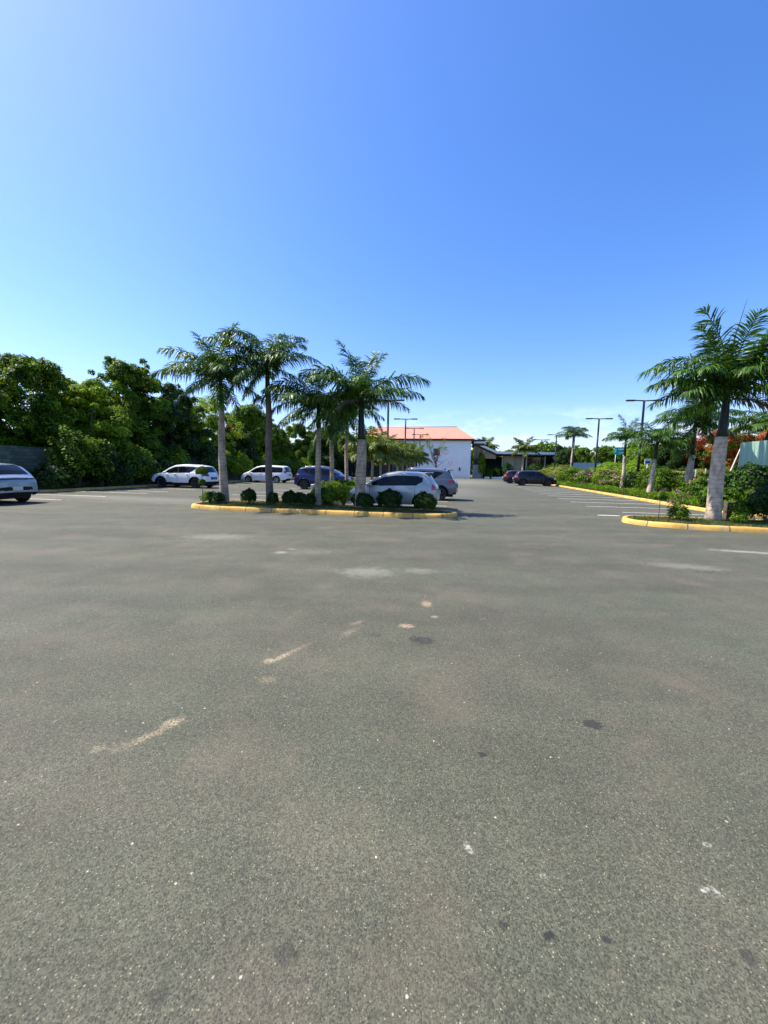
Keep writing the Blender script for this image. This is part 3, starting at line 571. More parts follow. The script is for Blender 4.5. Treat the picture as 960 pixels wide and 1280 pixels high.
# ------------------------------------------------------------------ palms
def frond_mesh(seed, Lf, el0, droop, nl=72, leaflen=0.74, mat=None, hang=0.45, width=0.042, name='frond'):
    g = np.random.default_rng(seed); n = 26; s = np.linspace(0, 1, n); e = el0-droop*s**1.35; ds = Lf/(n-1)
    x = np.concatenate([[0], np.cumsum(np.cos(e[:-1])*ds)]); z = np.concatenate([[0], np.cumsum(np.sin(e[:-1])*ds)])
    yb = 0.12*Lf*g.uniform(-1, 1)*s**2
    V = []; F = []
    for i in range(n):
        w = 0.028*(1-s[i])**0.8+0.005; t_ = np.array([math.cos(e[i]), 0, math.sin(e[i])]); nn = np.array([-math.sin(e[i]), 0, math.cos(e[i])]); c = np.array([x[i], yb[i], z[i]])
        V += [c+np.array([0, w, 0]), c-nn*w*0.9, c-np.array([0, w, 0]), c+nn*w*0.25]
        if i:
            a = (i-1)*4; b0 = i*4
            for k in range(4): F.append((a+k, a+(k+1) % 4, b0+(k+1) % 4, b0+k))
    for side in (-1, 1):
        for j in range(nl):
            q = 0.10+0.90*(j+g.uniform(-0.3, 0.3))/nl
            q = min(max(q, 0.08), 0.995); ei = np.interp(q, s, e); c = np.array([np.interp(q, s, x), np.interp(q, s, yb), np.interp(q, s, z)])
            tg = np.array([math.cos(ei), 0, math.sin(ei)]); nn = np.array([-math.sin(ei), 0, math.cos(ei)]); sd = np.array([0, side, 0.0])
            fwd = 0.35+0.9*q**2+g.uniform(-0.12, 0.12); up = g.choice([-0.35, 0.1, 0.55])+g.uniform(-0.15, 0.15)
            d = sd+tg*fwd+nn*up; d /= np.linalg.norm(d)
            ll = leaflen*(math.sin(math.pi*min(0.16+0.80*q, 1))**0.55)*g.uniform(0.8, 1.1)
            hg = hang*g.uniform(0.6, 1.4)
            p = c.copy(); pts = [p]; dd = d.copy()
            for k in range(3):
                dd = dd+np.array([0, 0, -hg*(0.5+0.5*k)]); dd /= np.linalg.norm(dd); p = p+dd*ll/3; pts.append(p)
            wv_ = np.cross(d, nn+g.normal(size=3)*0.4); wv_ /= np.linalg.norm(wv_)
            b0 = len(V); ww = [0.45, 1.0, 0.8]
            for k in range(3): V += [pts[k]+wv_*width*0.5*ww[k], pts[k]-wv_*width*0.5*ww[k]]
            V.append(pts[3])
            F += [(b0, b0+1, b0+3, b0+2), (b0+2, b0+3, b0+5, b0+4), (b0+4, b0+5, b0+6)]
    return mesh_data(name, np.array(V), F, [mat or M['frond']])
FM = {}
for k_, (el, dr, hg, mt) in {'up': (82, 42, .22, 'frond'), 'uparch': (68, 100, .40, 'frond'), 'mid': (46, 76, .46, 'frond'), 'flat': (22, 60, .5, 'frond'), 'low': (-8, 52, .6, 'frond'), 'dry': (-30, 45, .5, 'frond_dry'), 'hang': (-42, 30, .5, 'frond')}.items():
    FM[k_] = [frond_mesh(200+i*7+len(FM)*31, 1.0*2.6, rad(el), rad(dr), hang=hg, mat=M[mt]) for i in range(2)]
for k_, (el, dr, hg) in {'yup': (72, 60, .35), 'ymid': (45, 85, .5), 'yflat': (12, 70, .55)}.items():
    FM[k_] = [frond_mesh(400+i*7+len(FM)*31, 2.6, rad(el), rad(dr), nl=48, leaflen=0.8, hang=hg, mat=M['frond_yellow'], width=0.09) for i in range(2)]
def royal_palm(loc, label, zt, zs, rb, rt, rs, fr, seed, mat='trunk', name='royal_palm', lean=(0, 0), spear=0.0, bulge=0.0, group='royal palms', base_z=0.1):
    """zt = top of the bare trunk, zs = top of the crownshaft, fr = list of (kind, azimuth deg, length scale, tilt deg)"""
    g = random.Random(seed); t_ = thing(name, label, 'palm tree', Vector(loc), 0.0, group)
    def ctr(z): return (lean[0]*z/zs + 0.02*math.sin(z*1.7+seed), lean[1]*z/zs, z)
    zz = [i*zt/14 for i in range(15)]; rr = []
    for z in zz:
        q = min(z/zt, 1.0); r = rb*(1-q)**0.9+rt*(1-(1-q)**0.9); r += rb*0.24*math.exp(-q*16)+bulge*math.exp(-((q-0.45)/0.28)**2); rr.append(r)
    zz[0] = -0.1
    MB().tube([ctr(z) for z in zz], rr, 18).obj('trunk', [M[mat]], t_, True)
    hh = zs-zt; MB().tube([ctr(zt-0.015), ctr(zt+hh*0.15), ctr(zt+hh*0.5), ctr(zs), ctr(zs+0.25)], [rt*0.98, rs*1.15, rs, rs*0.75, rs*0.35], 14).obj('crownshaft', [M['shaft']], t_, True)
    c = ctr(zs)
    for i, f_ in enumerate(fr):
        kind, az, ls, tl = f_; me = FM[kind][i % 2]
        obj('frond', me, t_, (c[0], c[1], c[2]+g.uniform(-0.12, 0.08)), (0, -rad(tl), rad(az)), ls)
    if spear: MB().tube([c, (c[0]+0.04, c[1], c[2]+spear*0.6), (c[0]+0.1*spear, c[1], c[2]+spear)], [0.03, 0.02, 0.003], 6).obj('spear_leaf', [M['shaft']], t_, True)
    return t_
def fill(seed, n, kinds, s0, s1, avoid=()):
    g = random.Random(seed); out = []
    for i in range(n): out.append((kinds[i % len(kinds)], (360/n*i*1.0+g.uniform(-22, 22)+seed*37) % 360, g.uniform(s0, s1), g.uniform(-6, 6)))
    return out
# leftmost palm
royal_palm(L(-9.0, 14.0, 0.1), 'leftmost royal palm with thick grey trunk on the island', 3.75, 4.85, .175, .10, .08,
   [('flat', 182, 1.03, 6), ('mid', 172, 1.0, -6), ('mid', 205, 0.9, 4), ('uparch', 140, .78, 8), ('up', 170, .80, -6), ('up', 100, .86, 4), ('up', 30, .9, 8), ('uparch', 60, .9, 0), ('uparch', 345, .85, 4), ('mid', 10, .95, 0), ('mid', 330, .9, -2), ('flat', 350, .9, 6), ('flat', 290, .8, 0), ('mid', 255, .8, 0), ('flat', 230, .8, 0), ('low', 20, .8, 0), ('low', 195, .75, 0), ('hang', 300, .62, 0), ('low', 250, .7, 0), ('hang', 340, .6, 0), ('mid', 80, .9, 0), ('low', 120, .8, 0), ('uparch', 260, .7, 5)], 1)
royal_palm(L(-7.08, 14.1, 0.1), 'second royal palm from the left with slim dark brown trunk', 4.4, 5.3, .145, .10, .08,
   [('uparch', 155, .80, 14), ('uparch', 178, .95, 4), ('uparch', 20, .78, 6), ('uparch', 340, .85, 0), ('mid', 200, .95, 0), ('mid', 185, .75, 10), ('mid', 300, .8, 4), ('flat', 345, .85, 6), ('mid', 355, .62, 0), ('flat', 310, .8, 0), ('flat', 190, .85, 0), ('low', 5, .7, 4), ('low', 170, .8, 0), ('hang', 200, .6, 0), ('mid', 90, .8, 0), ('uparch', 60, .7, 10), ('flat', 100, .8, 0), ('low', 240, .7, 0), ('hang', 230, .55, 0)], 2, mat='trunk_brown')
royal_palm(L(-5.1, 14.2, 0.1), 'third royal palm from the left with low full crown', 3.0, 3.85, .12, .09, .08,
   [('uparch', 180, .85, -4), ('mid', 172, .95, 0), ('flat', 184, .95, 6), ('mid', 200, .85, -5), ('flat', 165, .8, -4), ('low', 188, .75, 0), ('up', 150, .55, 0), ('up', 20, .55, 0), ('mid', 350, .85, 0), ('mid', 20, .85, 0), ('flat', 355, .85, 0), ('flat', 240, .8, 0), ('mid', 270, .8, 0), ('low', 340, .7, 0), ('low', 230, .7, 0), ('mid', 90, .8, 0), ('flat', 60, .8, 0), ('hang', 200, .6, 0), ('hang', 320, .6, 0)], 3, spear=1.1)
royal_palm(L(-3.37, 14.0, 0.1), 'thick trunked royal palm before the silver hatchback front door', 2.55, 3.95, .18, .175, .11,
   [('up', 165, .92, 3), ('up', 60, .85, 2), ('up', 10, .78, -2), ('up', 120, .8, 0), ('uparch', 180, 1.08, -4), ('mid', 188, .95, 6), ('uparch', 200, .85, -5), ('mid', 2, 1.05, 0), ('flat', 345, .92, 4), ('mid', 350, .78, -10), ('uparch', 25, .6, 8), ('flat', 5, .72, -4), ('mid', 220, .9, 0), ('flat', 195, .85, 0), ('low', 200, .85, 0), ('hang', 215, .72, 0), ('mid', 270, .7, 0), ('flat', 300, .65, 0), ('hang', 345, .55, 0), ('hang', 180, .7, 0), ('low', 175, .85, 6), ('mid', 100, .9, 0), ('mid', 60, .8, 0), ('low', 140, .8, 0), ('dry', 235, .5, 25)], 4, bulge=0.02)
royal_palm(L(-6.2, 19.3, 0.1), 'thin palm right behind the third island palm, its crown lost in darker crowns', 2.9, 4.1, .115, .11, .10, fill(6, 16, ['mid', 'uparch', 'flat', 'low', 'mid', 'flat', 'hang', 'uparch'], .75, .95), 6, group='palms along the median')
royal_palm(L(-6.33, 22.6, 0.1), 'thin palm between the dark blue crossover nose and the thick trunk', 3.6, 4.7, .115, .10, .10, fill(7, 16, ['mid', 'uparch', 'flat', 'low', 'flat', 'mid', 'hang'], .75, .95), 7, group='palms along the median')
# big palm on the right island and those in the planting
royal_palm(L(8.32, 14.0, 0.1), 'tallest royal palm with swollen pale trunk on the right island', 2.68, 3.95, .20, .165, .115,
   [('up', 165, 1.12, 6), ('uparch', 160, .95, 0), ('up', 185, .95, -6), ('up', 15, 1.35, -22), ('up', 350, 1.2, -8), ('uparch', 8, 1.15, 0), ('mid', 355, 1.2, 6), ('uparch', 320, .9, 0), ('uparch', 200, .85, 0), ('mid', 178, 1.12, 0), ('mid', 165, .95, -8), ('flat', 185, 1.0, 8), ('flat', 200, .85, 0), ('mid', 215, .8, 0), ('flat', 350, 1.05, 8), ('mid', 330, .95, 0), ('dry', 335, .9, 30), ('low', 180, .85, 0), ('flat', 300, .7, 0), ('mid', 250, .65, 0), ('mid', 90, .9, 0), ('up', 90, .9, 0), ('flat', 60, .9, 0), ('up', 270, .9, 0), ('uparch', 290, .8, 0), ('up', 330, 1.1, -10), ('mid', 190, .9, 0), ('flat', 172, .9, -6), ('dry', 320, .6, 20)], 8, bulge=0.008, spear=2.9, mat='trunk_pale')
royal_palm(L(15.35, 28.6, 0.1), 'royal palm with curved grey trunk just left of the tallest right palm', 2.75, 4.8, .19, .16, .12,
   fill(9, 24, ['mid', 'uparch', 'flat', 'low', 'mid', 'flat', 'up', 'hang', 'uparch'], .95, 1.2), 9, bulge=0.05, lean=(0.1, 0), mat='trunk_pale')
royal_palm(L(12.95, 28.3, 0.1), 'small white trunked palm rising from the ground cover left of the curved one', 2.45, 3.55, .19, .10, .09, fill(10, 18, ['mid', 'flat', 'uparch', 'low', 'mid', 'flat'], .75, .95), 10, lean=(0.2, 0), mat='trunk_pale')
royal_palm(L(14.0, 35.2, 0.1), 'white trunked palm right beside the green road sign', 2.9, 4.35, .17, .10, .09, fill(11, 16, ['mid', 'flat', 'uparch', 'mid', 'flat', 'up'], .62, .82), 11, mat='trunk_pale')
royal_palm(L(17.9, 63.4, 0.1), 'far pale trunked palm at the right end of the low building', 5.2, 7.0, .26, .16, .15, fill(12, 17, ['mid', 'flat', 'uparch', 'flat', 'mid'], .95, 1.15), 12, mat='trunk_pale')
# yellow green palms before the low building
def low_palm(u_, v_, hh, label, seed, s0=.8, s1=1.0, n=16, kinds=('ymid', 'yflat', 'yup', 'ymid'), grp='young palms along the median', r=.09):
    return royal_palm(L(u_, v_, 0.1), label, hh*0.82, hh, r*1.3, r, r, fill(seed, n+6, list(kinds), s0, s1), seed, name='young_palm', group=grp)
low_palm(12.3, 72.5, 5.2, 'full yellow green palm before the middle of the low flat roof', 21, .95, 1.2, grp='palms by the low building', r=.14)
low_palm(7.6, 96.0, 6.6, 'bright green palm peeping over the bend of the low roof', 22, 1.2, 1.5, grp='palms by the low building', r=.14)
mp_ = [(29.5, 3.0, 'nearest young palm of the median row, left of the first thin pole'), (33.0, 2.9, 'second young palm of the median row counted from the thick trunk'), (37.6, 2.9, 'third young palm of the median row, just right of the tall thin pole'),
       (43.5, 3.1, 'fourth young palm of the median row, below the left end of the red roof'), (48.2, 3.2, 'fifth young palm of the median row, left of the T shaped lamp'), (52.4, 3.4, 'sixth young palm of the median row, at the foot of the T shaped lamp'),
       (57.0, 3.5, 'seventh young palm of the median row, before the white facade edge'), (63.5, 3.6, 'last young palm of the median row, nearest the white facade')]
for i, (v_, h_, lab) in enumerate(mp_): low_palm(-6.2, v_, h_*0.92, lab, 30+i, .75+.02*i, 1.0+.03*i, 20)
# leaning palms and trees at the right edge
royal_palm(L(22.0, 33.0, 0.1), 'palm with thick crooked trunk over the green sheet fence at the right edge', 3.9, 5.0, .30, .22, .18, fill(41, 18, ['ymid', 'flat', 'uparch', 'yflat', 'mid'], 1.0, 1.25), 41, mat='trunk_brown', lean=(0.9, 0))

# ------------------------------------------------------------------ right planting
gcov = np.random.default_rng(70); n_ = 60000
vv = 17.4+(60-17.4)*gcov.uniform(size=n_)**1.6; uu = 11.25+(vv-17)*0.012+gcov.uniform(0.0, 1.9, n_); zz = 0.10+gcov.uniform(0, 1, n_)**0.6*(0.34+0.12*np.sin(vv*1.3)*np.sin(uu*2.1))
V, F = leaf_quads(np.stack([uu, vv, zz], 1), gcov.normal(size=(n_, 3))*0.6+np.array([0, 0, 0.8]), 0.10, 0.5, gcov)
tag(obj('ground_cover', mesh_data('ground_cover', LA(V), F, [M['leaf']])), 'low leafy ground cover along the yellow kerb of the right planting', 'ground cover', kind='stuff')
n_ = 26000; uu = gcov.uniform(11.5, 30, n_); vv = 16.9+gcov.uniform(0, 1, n_)*1.8; zz = 0.10+gcov.uniform(0, 1, n_)**0.6*0.4
V, F = leaf_quads(np.stack([uu, vv, zz], 1), gcov.normal(size=(n_, 3))*0.6+np.array([0, 0, 0.8]), 0.10, 0.5, gcov)
tag(obj('ground_cover', mesh_data('ground_cover', LA(V), F, [M['leaf']])), 'low leafy ground cover behind the right island', 'ground cover', kind='stuff')
RS = [ # u, v, r, h, mat, flowers, label, leaf size
 (14.0, 21.0, 1.0, 1.15, 'leaf', 26, 'pink flowered bush left of the tallest right palm trunk'),
 (14.3, 23.4, .8, 1.0, 'leaf_dark', 0, 'dark bush below the white trunked palm left of the curved one'),
 (14.6, 25.8, .9, 1.2, 'leaf', 10, 'rounded green bush behind the kerb with a few pale pink flowers'),
 (14.9, 31.4, 1.2, 1.7, 'leaf', 0, 'tall green bush beside the white palm trunk near the road sign'),
 (15.2, 34.9, 1.2, 1.5, 'leaf_dark', 16, 'dark pink flecked bush right of the white palm trunk beside the road sign'),
 (14.2, 37.2, 1.2, 1.2, 'leaf', 80, 'bush covered with pink blossom nearest the kerb bend'),
 (15.0, 40.6, 1.5, 1.9, 'leaf_lit', 60, 'reddish flowering bush at the foot of the tall right lamp'),
 (14.3, 44.6, 1.4, 1.6, 'leaf', 60, 'pink and green bush left of the tall right lamp foot'),
 (14.3, 49.4, 1.6, 1.9, 'leaf', 0, 'green bush right of the black parked crossover'),
 (14.2, 54.5, 1.7, 2.1, 'leaf_yellow', 0, 'bright yellow green bush just behind the black parked crossover'),
 (14.6, 60.5, 1.8, 2.0, 'leaf_yellow', 0, 'yellow green bush in front of the low building windows')]
for i, (u_, v_, r_, h_, mt, fl, lab) in enumerate(RS):
    shrub(L(u_, v_, 0.08), r_, h_, 0.13, int(5200*r_), M[mt], lab, 80+i, cat='bush', name='flowering_bush' if fl else 'leafy_bush', group='bushes along the right kerb', flowers=fl, rough=0.28)
R2 = [(13.9, 20.9, 1.15, 1.95, 'leaf_dark', .12, 'large dark rounded bush below the green sheet fence, right of the tallest palm'), (16.4, 24.0, 1.0, 1.5, 'leaf', .12, 'mid green bush touching the left of the large dark rounded bush'),
      (17.3, 31.8, 1.35, 1.25, 'leaf_dark', .0, 'low black green clipped mound between the white palm and the curved palm'),
      (19.4, 36.0, 2.0, 1.9, 'leaf_yellow', .2, 'yellow green hedge bush behind the curved palm trunk'), (21.6, 33.0, 1.8, 1.9, 'leaf_yellow', .2, 'yellow green hedge bush left of the tallest palm trunk'),
      (20.0, 40.0, 2.2, 2.1, 'leaf_yellow', .2, 'yellow green hedge bush behind the small white trunked palm'), (19.4, 45.5, 2.3, 2.4, 'leaf_lit', .2, 'light green bush right below the green road sign'),
      (19.0, 51.5, 2.4, 2.6, 'leaf_lit', .2, 'light green bush left below the green road sign'), (16.2, 20.6, 1.0, 1.5, 'leaf_yellow', .2, 'yellow green bush at the right edge below the dark rounded bush'),
      (12.9, 17.9, 1.0, .95, 'leaf', .2, 'green hedge bush behind the pink flowered shrub of the right island'), (14.6, 18.0, 1.0, .95, 'leaf', .2, 'green hedge bush at the right edge of the photo behind the right island'), (11.6, 19.3, .7, .9, 'leaf', .2, 'green hedge bush just right of the tallest palm trunk'), (16.5, 27.0, 1.3, 1.7, 'leaf_lit', .2, 'light green bush right of the tallest palm trunk behind the wooden prop')]
for i, (u_, v_, r_, h_, mt, rf, lab) in enumerate(R2): shrub(L(u_, v_, 0.08), r_, h_, 0.15, int(4600*r_), M[mt], lab, 100+i, cat='bush', name='hedge_bush', group='bushes deeper in the right planting', rough=rf or 0.06)
# right island plants
shrub(L(7.12, 13.55, 0.1), .26, .42, 0.06, 1500, M['leaf'], 'small leafy bush left of the tallest palm on the right island', 121, cat='bush', name='low_bush')
t_ = shrub(L(7.25, 13.85, 0.1), .30, .95, 0.06, 800, M['leaf'], 'thin open shrub with pink tips behind the small bush on the right island', 122, cat='shrub', name='open_shrub', flowers=6, rough=0.4)
shrub(L(8.62, 13.30, 0.1), .20, .30, 0.07, 800, M['leaf_lit'], 'tiny bright bush at the foot of the tallest palm', 123, cat='bush', name='low_bush')
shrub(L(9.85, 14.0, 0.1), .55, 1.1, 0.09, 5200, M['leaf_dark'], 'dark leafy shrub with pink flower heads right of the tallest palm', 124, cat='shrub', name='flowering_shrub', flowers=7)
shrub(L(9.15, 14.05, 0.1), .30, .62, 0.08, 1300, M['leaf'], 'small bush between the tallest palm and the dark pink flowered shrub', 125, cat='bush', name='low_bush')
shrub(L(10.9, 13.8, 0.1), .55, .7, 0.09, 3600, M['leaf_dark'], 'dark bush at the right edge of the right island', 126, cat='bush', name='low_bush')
t_ = thing('topiary', 'small ball topiary on a bare thin stem at the tip of the right island', 'topiary', L(6.55, 13.6, 0.1))
obj('foliage_ball', shrub_mesh(127, .21, .21, .30, 0.06, 1100, M['leaf'], 0.2, z0=0.62, name='foliage_ball'), t_)
MB().tube([(0, 0, -0.05), (0.01, 0, 0.4), (0, 0, 0.75)], [0.012, 0.010, 0.008], 6).obj('stem', [M['stem']], t_, True)

# shrubs before the block wall
WS = [(-22.9, 20.2, 1.5, 3.2, 'leaf', 'tall glossy bush against the wall right of the blue grey crossover'), (-22.8, 21.8, 1.2, 2.4, 'leaf_dark', 'dark bush against the wall, second right of the blue grey crossover'),
      (-22.9, 24.3, 1.3, 2.8, 'leaf', 'glossy bush against the wall just left of the white crossover'), (-22.9, 29.2, 0.9, 2.6, 'leaf_lit', 'upright bright shrub against the wall above the white crossover roof'),
      (-22.9, 34.0, 1.1, 1.9, 'leaf', 'low bush against the wall behind the leftmost palm trunk'), (-22.9, 38.5, 1.5, 2.6, 'leaf_lit', 'bright bush behind the white minivan bonnet'),
      (-22.9, 43.0, 1.5, 2.4, 'leaf', 'bush against the wall behind the white minivan'), (-22.9, 49.0, 1.5, 2.4, 'leaf', 'bush against the wall right of the white minivan'), (-22.9, 56.0, 1.6, 2.6, 'leaf_lit', 'bright bush against the wall left of the dark blue crossover'), (-22.7, 26.6, 1.1, 1.8, 'leaf_dark', 'added low bush, dark as shade, against the wall before the white crossover nose'), (-22.6, 18.4, .9, 1.3, 'leaf_dark', 'added low bush, dark as shade, touching the right side of the blue grey crossover'), (-22.6, 22.9, 1.0, 1.5, 'leaf_dark', 'added low bush, dark as shade, between the two tall glossy wall bushes'), (-22.8, 31.6, 1.0, 1.6, 'leaf_dark', 'added low bush, dark as shade, behind the white crossover roof')]  # the dark low bushes are added, their colour paints shade along the wall
for i, (u_, v_, r_, h_, mt, lab) in enumerate(WS): shrub(L(u_, v_, 0.05), r_, h_, 0.17, int(3600*r_), M[mt], lab, 140+i, cat='bush', name='wall_bush', group='bushes before the block wall', rough=0.35, ry=r_*0.9)

# trees on the right and behind the low building
def simple_tree(key, u_, v_, s_, lab, grp='trees beyond the right planting'): return place_tree(key, L(u_, v_), lab, scale=s_, rz=rg_.uniform(0, 6.28), group=grp)
simple_tree('dark', 19.2, 37.4, 0.60, 'dark dense tree right behind the small white trunked palm')
simple_tree('tallB', 23.0, 66.0, 0.70, 'rounded tree left of the green road sign')
simple_tree('lit', 25.0, 58.0, 0.72, 'lighter tree directly behind the green road sign')
simple_tree('tallB', 30.0, 64.0, 0.72, 'tree between the green road sign and the nearest right lamp')
simple_tree('dark', 34.0, 56.0, 0.72, 'far dark tree right of the nearest right lamp')
simple_tree('dark', 20.8, 78.0, 0.75, 'small dark tree at the right end of the low building')
simple_tree('lit', 30.0, 42.0, 0.88, 'bright tree behind the green sheet fence near the right edge')
simple_tree('tallB', 36.0, 40.0, 0.95, 'broad tree cut off by the right edge of the photo')
simple_tree('lit', 28.5, 36.0, 0.80, 'drooping pale green tree above the green sheet fence')
simple_tree('tallB', 27.5, 45.0, 0.66, 'green tree in the gap right of the orange flowering tree')
for i, (u_, v_, s_, k_, lab) in enumerate([(9.0, 104, 1.0, 'dark', 'dark tree over the sloping part of the low roof'), (14.5, 104, 0.85, 'tallB', 'tree over the flat roof left of the yellow green palm'), (20.0, 104, 1.0, 'tallB', 'tree over the flat roof right of the yellow green palm'), (26.0, 103, 1.02, 'dark', 'dark tree over the flat roof before the farthest lamps'), (31.0, 101, 0.92, 'tallB', 'tree over the right end of the flat roof')]):
    simple_tree(k_, u_, v_, s_, lab, 'trees behind the low building')
# orange flame tree
tree_meshes('flame', 17, 3.3, 2.4, 4.6, 0.8, 26, 700, 0.16, M['leaf'], h0=1.8, r0=0.14)
t_ = place_tree('flame', L(22.6, 36.6), 'wide low tree covered in orange red blossom behind the tallest palm', name='flame_tree', scale=1.0)
g = np.random.default_rng(8); blossoms(t_, g, [(g.uniform(-3.4, 3.4), g.uniform(-3.2, 2.0), g.uniform(2.2, 4.9), g.uniform(.35, .6)) for _ in range(120)], 130, 0.13, M['blossom_orange'])

# distant tree belt that reads as one mass
g = np.random.default_rng(55); n_ = 60000
n_ = 110000; uu = g.uniform(-270, 150, n_); vv = 140+g.uniform(0, 14, n_); top_ = 9.0+1.8*np.sin(uu*0.23)+1.3*np.sin(uu*0.61+1)+0.9*np.sin(uu*1.7)
V, F = leaf_quads(np.stack([uu, vv, g.uniform(0, 1, n_)**0.7*top_], 1), g.normal(size=(n_, 3))+np.array([0, -0.3, 0.5]), 1.1, 0.7, g)
tag(obj('distant_trees', mesh_data('distant_trees', LA(V), F, [M['leaf']])), 'far belt of trees along the horizon behind the buildings', 'woodland', kind='stuff')
# grass on the islands
def grass_on(poly_uv, n, label, z=0.10):
    g_ = np.random.default_rng(n); xs = np.array([p.x for p in poly_uv]); ys = np.array([p.y for p in poly_uv])
    P = np.stack([g_.uniform(xs.min(), xs.max(), n*4), g_.uniform(ys.min(), min(ys.max(), 30), n*4)], 1)
    ins = np.zeros(len(P), bool); j = len(xs)-1
    for i in range(len(xs)):
        c_ = ((ys[i] > P[:, 1]) != (ys[j] > P[:, 1])) & (P[:, 0] < (xs[j]-xs[i])*(P[:, 1]-ys[i])/(ys[j]-ys[i]+1e-12)+xs[i]); ins ^= c_; j = i
    P = P[ins][:n]; k = len(P); h = g_.uniform(0.04, 0.10, k); a = g_.uniform(0, 6.28, k); ln = g_.normal(size=(k, 2))*0.025
    V = np.empty((k, 3, 3)); V[:, 0, :2] = P+0.012*np.stack([np.cos(a), np.sin(a)], 1); V[:, 1, :2] = P-0.012*np.stack([np.cos(a), np.sin(a)], 1); V[:, 2, :2] = P+ln
    V[:, 0, 2] = z; V[:, 1, 2] = z; V[:, 2, 2] = z+h
    tag(obj('grass', mesh_data('grass', LA(V.reshape(-1, 3)), np.arange(k*3).reshape(-1, 3), [M['grass']])), label, 'grass', kind='stuff')
grass_on(inset(islp, 0.2), 42000, 'short dry grass on the palm island')
grass_on([p for p in inset(rislp, 0.2)], 60000, 'short dry grass on the right island')

# ------------------------------------------------------------------ block wall, fences, signs, lamps, posts
w = MB()
w.box(-24.2, -24.0, -10, 90, -0.1, 2.5); wall = w.obj('wall', [M['block']])
wall.data.transform(Matrix.Rotation(0, 4, 'Z')); wall.rotation_euler = (0, 0, -T10)
tag(wall, 'long grey concrete block wall below the left trees', 'wall')
def lamp_meshes():
    p = MB(); p.tube([(0, 0, 0.02), (0, 0, 7.8)], [0.115, 0.09], 12); 
    a = MB(); 
    for s_ in (-1, 1): a.tube([(0, 0, 7.82), (s_*0.8, 0, 7.85), (s_*1.45, 0, 7.80)], [0.06, 0.05, 0.04], 8)
    h = []
    for s_ in (-1, 1):
        q = MB(); q.box(min(s_*0.75, s_*1.5), max(s_*0.75, s_*1.5), -0.15, 0.15, 7.79, 7.90, 0, 0.015); h.append(q.data('lamp_head', [M['pole']]))
    l = []
    for s_ in (-1, 1):
        q = MB(); q.box(min(s_*0.85, s_*1.4), max(s_*0.85, s_*1.4), -0.09, 0.09, 7.775, 7.788); l.append(q.data('diffuser', [M['lens']]))
    bs = MB(); bs.box(-0.2, 0.2, -0.2, 0.2, -0.05, 0.04, 0, 0.01)
    return p.data('pole', [M['pole']], True), a.data('arm', [M['pole']], True), h, l, bs.data('base_plate', [M['pole']])
LM = lamp_meshes()
def lamp(u_, v_, lab, grp):
    t_ = thing('street_lamp', lab, 'street lamp', L(u_, v_, 0.1), -T10*0.6, grp)
    obj('pole', LM[0], t_); obj('arm', LM[1], t_); obj('base_plate', LM[4], t_)
    for k in range(2): hh = obj('lamp_head', LM[2][k], t_); obj('diffuser', LM[3][k], hh)
for v_, lab in [(38.0, 'nearest double armed lamp of the right row, left of the tallest palm crown'), (50.2, 'second nearest double armed lamp of the right row, standing clear against the sky'), (60.6, 'third double armed lamp of the right row, beside the far pale palm'), (71.5, 'fourth double armed lamp of the right row, above the flat roof'), (82.6, 'farthest double armed lamp of the right row, above the yellow green palm')]:
    lamp({38.0: 16.3, 50.2: 16.85, 60.6: 17.2}.get(v_, 17.4), v_, lab, 'lamps of the right row')
for v_, lab in [(36.2, 'tall thin lamp pole below the drooping right frond of the thick palm'), (49.6, 'T shaped lamp of the median against the sky left of the red roof'), (60.7, 'second lowest T shaped median lamp before the red roof'), (71.6, 'lowest and farthest T shaped median lamp before the red roof')]:
    lamp(-6.15, v_, lab, 'lamps of the median row')
# green road sign
t_ = thing('road_sign', 'green road sign on two pale posts left of the white palm trunk', 'sign', L(23.2, 60.0, 0.0), -T10)
q = MB(); q.box(-.74, .74, -0.03, 0.03, 4.15, 5.2, 0, 0.01); q.obj('sign_panel', [M['sign_green']], t_)
for x_ in (-.5, .5): q = MB(); q.tube([(x_, 0.07, -0.1), (x_, 0.07, 5.3)], [0.05, 0.05], 10); q.obj('post', [M['galv']], t_, True)
q = MB(); q.box(-.22, .60, -0.037, -0.031, 4.86, 5.0); q.box(-.12, .60, -0.037, -0.031, 4.36, 4.48); q.box(-.62, -.54, -0.037, -0.031, 4.45, 4.86); q.add([(-.72, -0.034, 4.82), (-.44, -0.034, 4.82), (-.58, -0.034, 5.02)], [(0, 1, 2)]); q.obj('sign_mark', [M['sign_white']], t_)
t_ = thing('small_sign', 'small white and blue board on a post between the palms on the right', 'sign', L(18.1, 40.4, 0.0), -T10)
q = MB(); q.box(-.27, .27, -0.02, 0.02, 2.45, 2.95, 0, 0.006); q.obj('sign_panel', [M['sign_white']], t_)
q = MB(); q.box(-.2, .2, -0.028, -0.022, 2.55, 2.75); q.obj('sign_mark', [M['plate_blue']], t_)
q = MB(); q.tube([(0, 0.05, -0.1), (0, 0.05, 2.9)], [0.035, 0.035], 8); q.obj('post', [M['galv']], t_, True)
# pale far fence
t_ = thing('panel_fence', 'far pale blue green panel fence behind the tall right lamp', 'fence', L(17.5, 62.5), -T10)
for k in range(5): q = MB(); q.box(k*2.0+0.04, k*2.0+1.96, -0.03, 0.03, 0.2, 3.0); q.obj('fence_panel', [M['teal']], t_); q = MB(); q.box(k*2.0-0.04, k*2.0+0.04, -0.05, 0.05, -0.1, 3.1); q.obj('post', [M['galv']], t_)
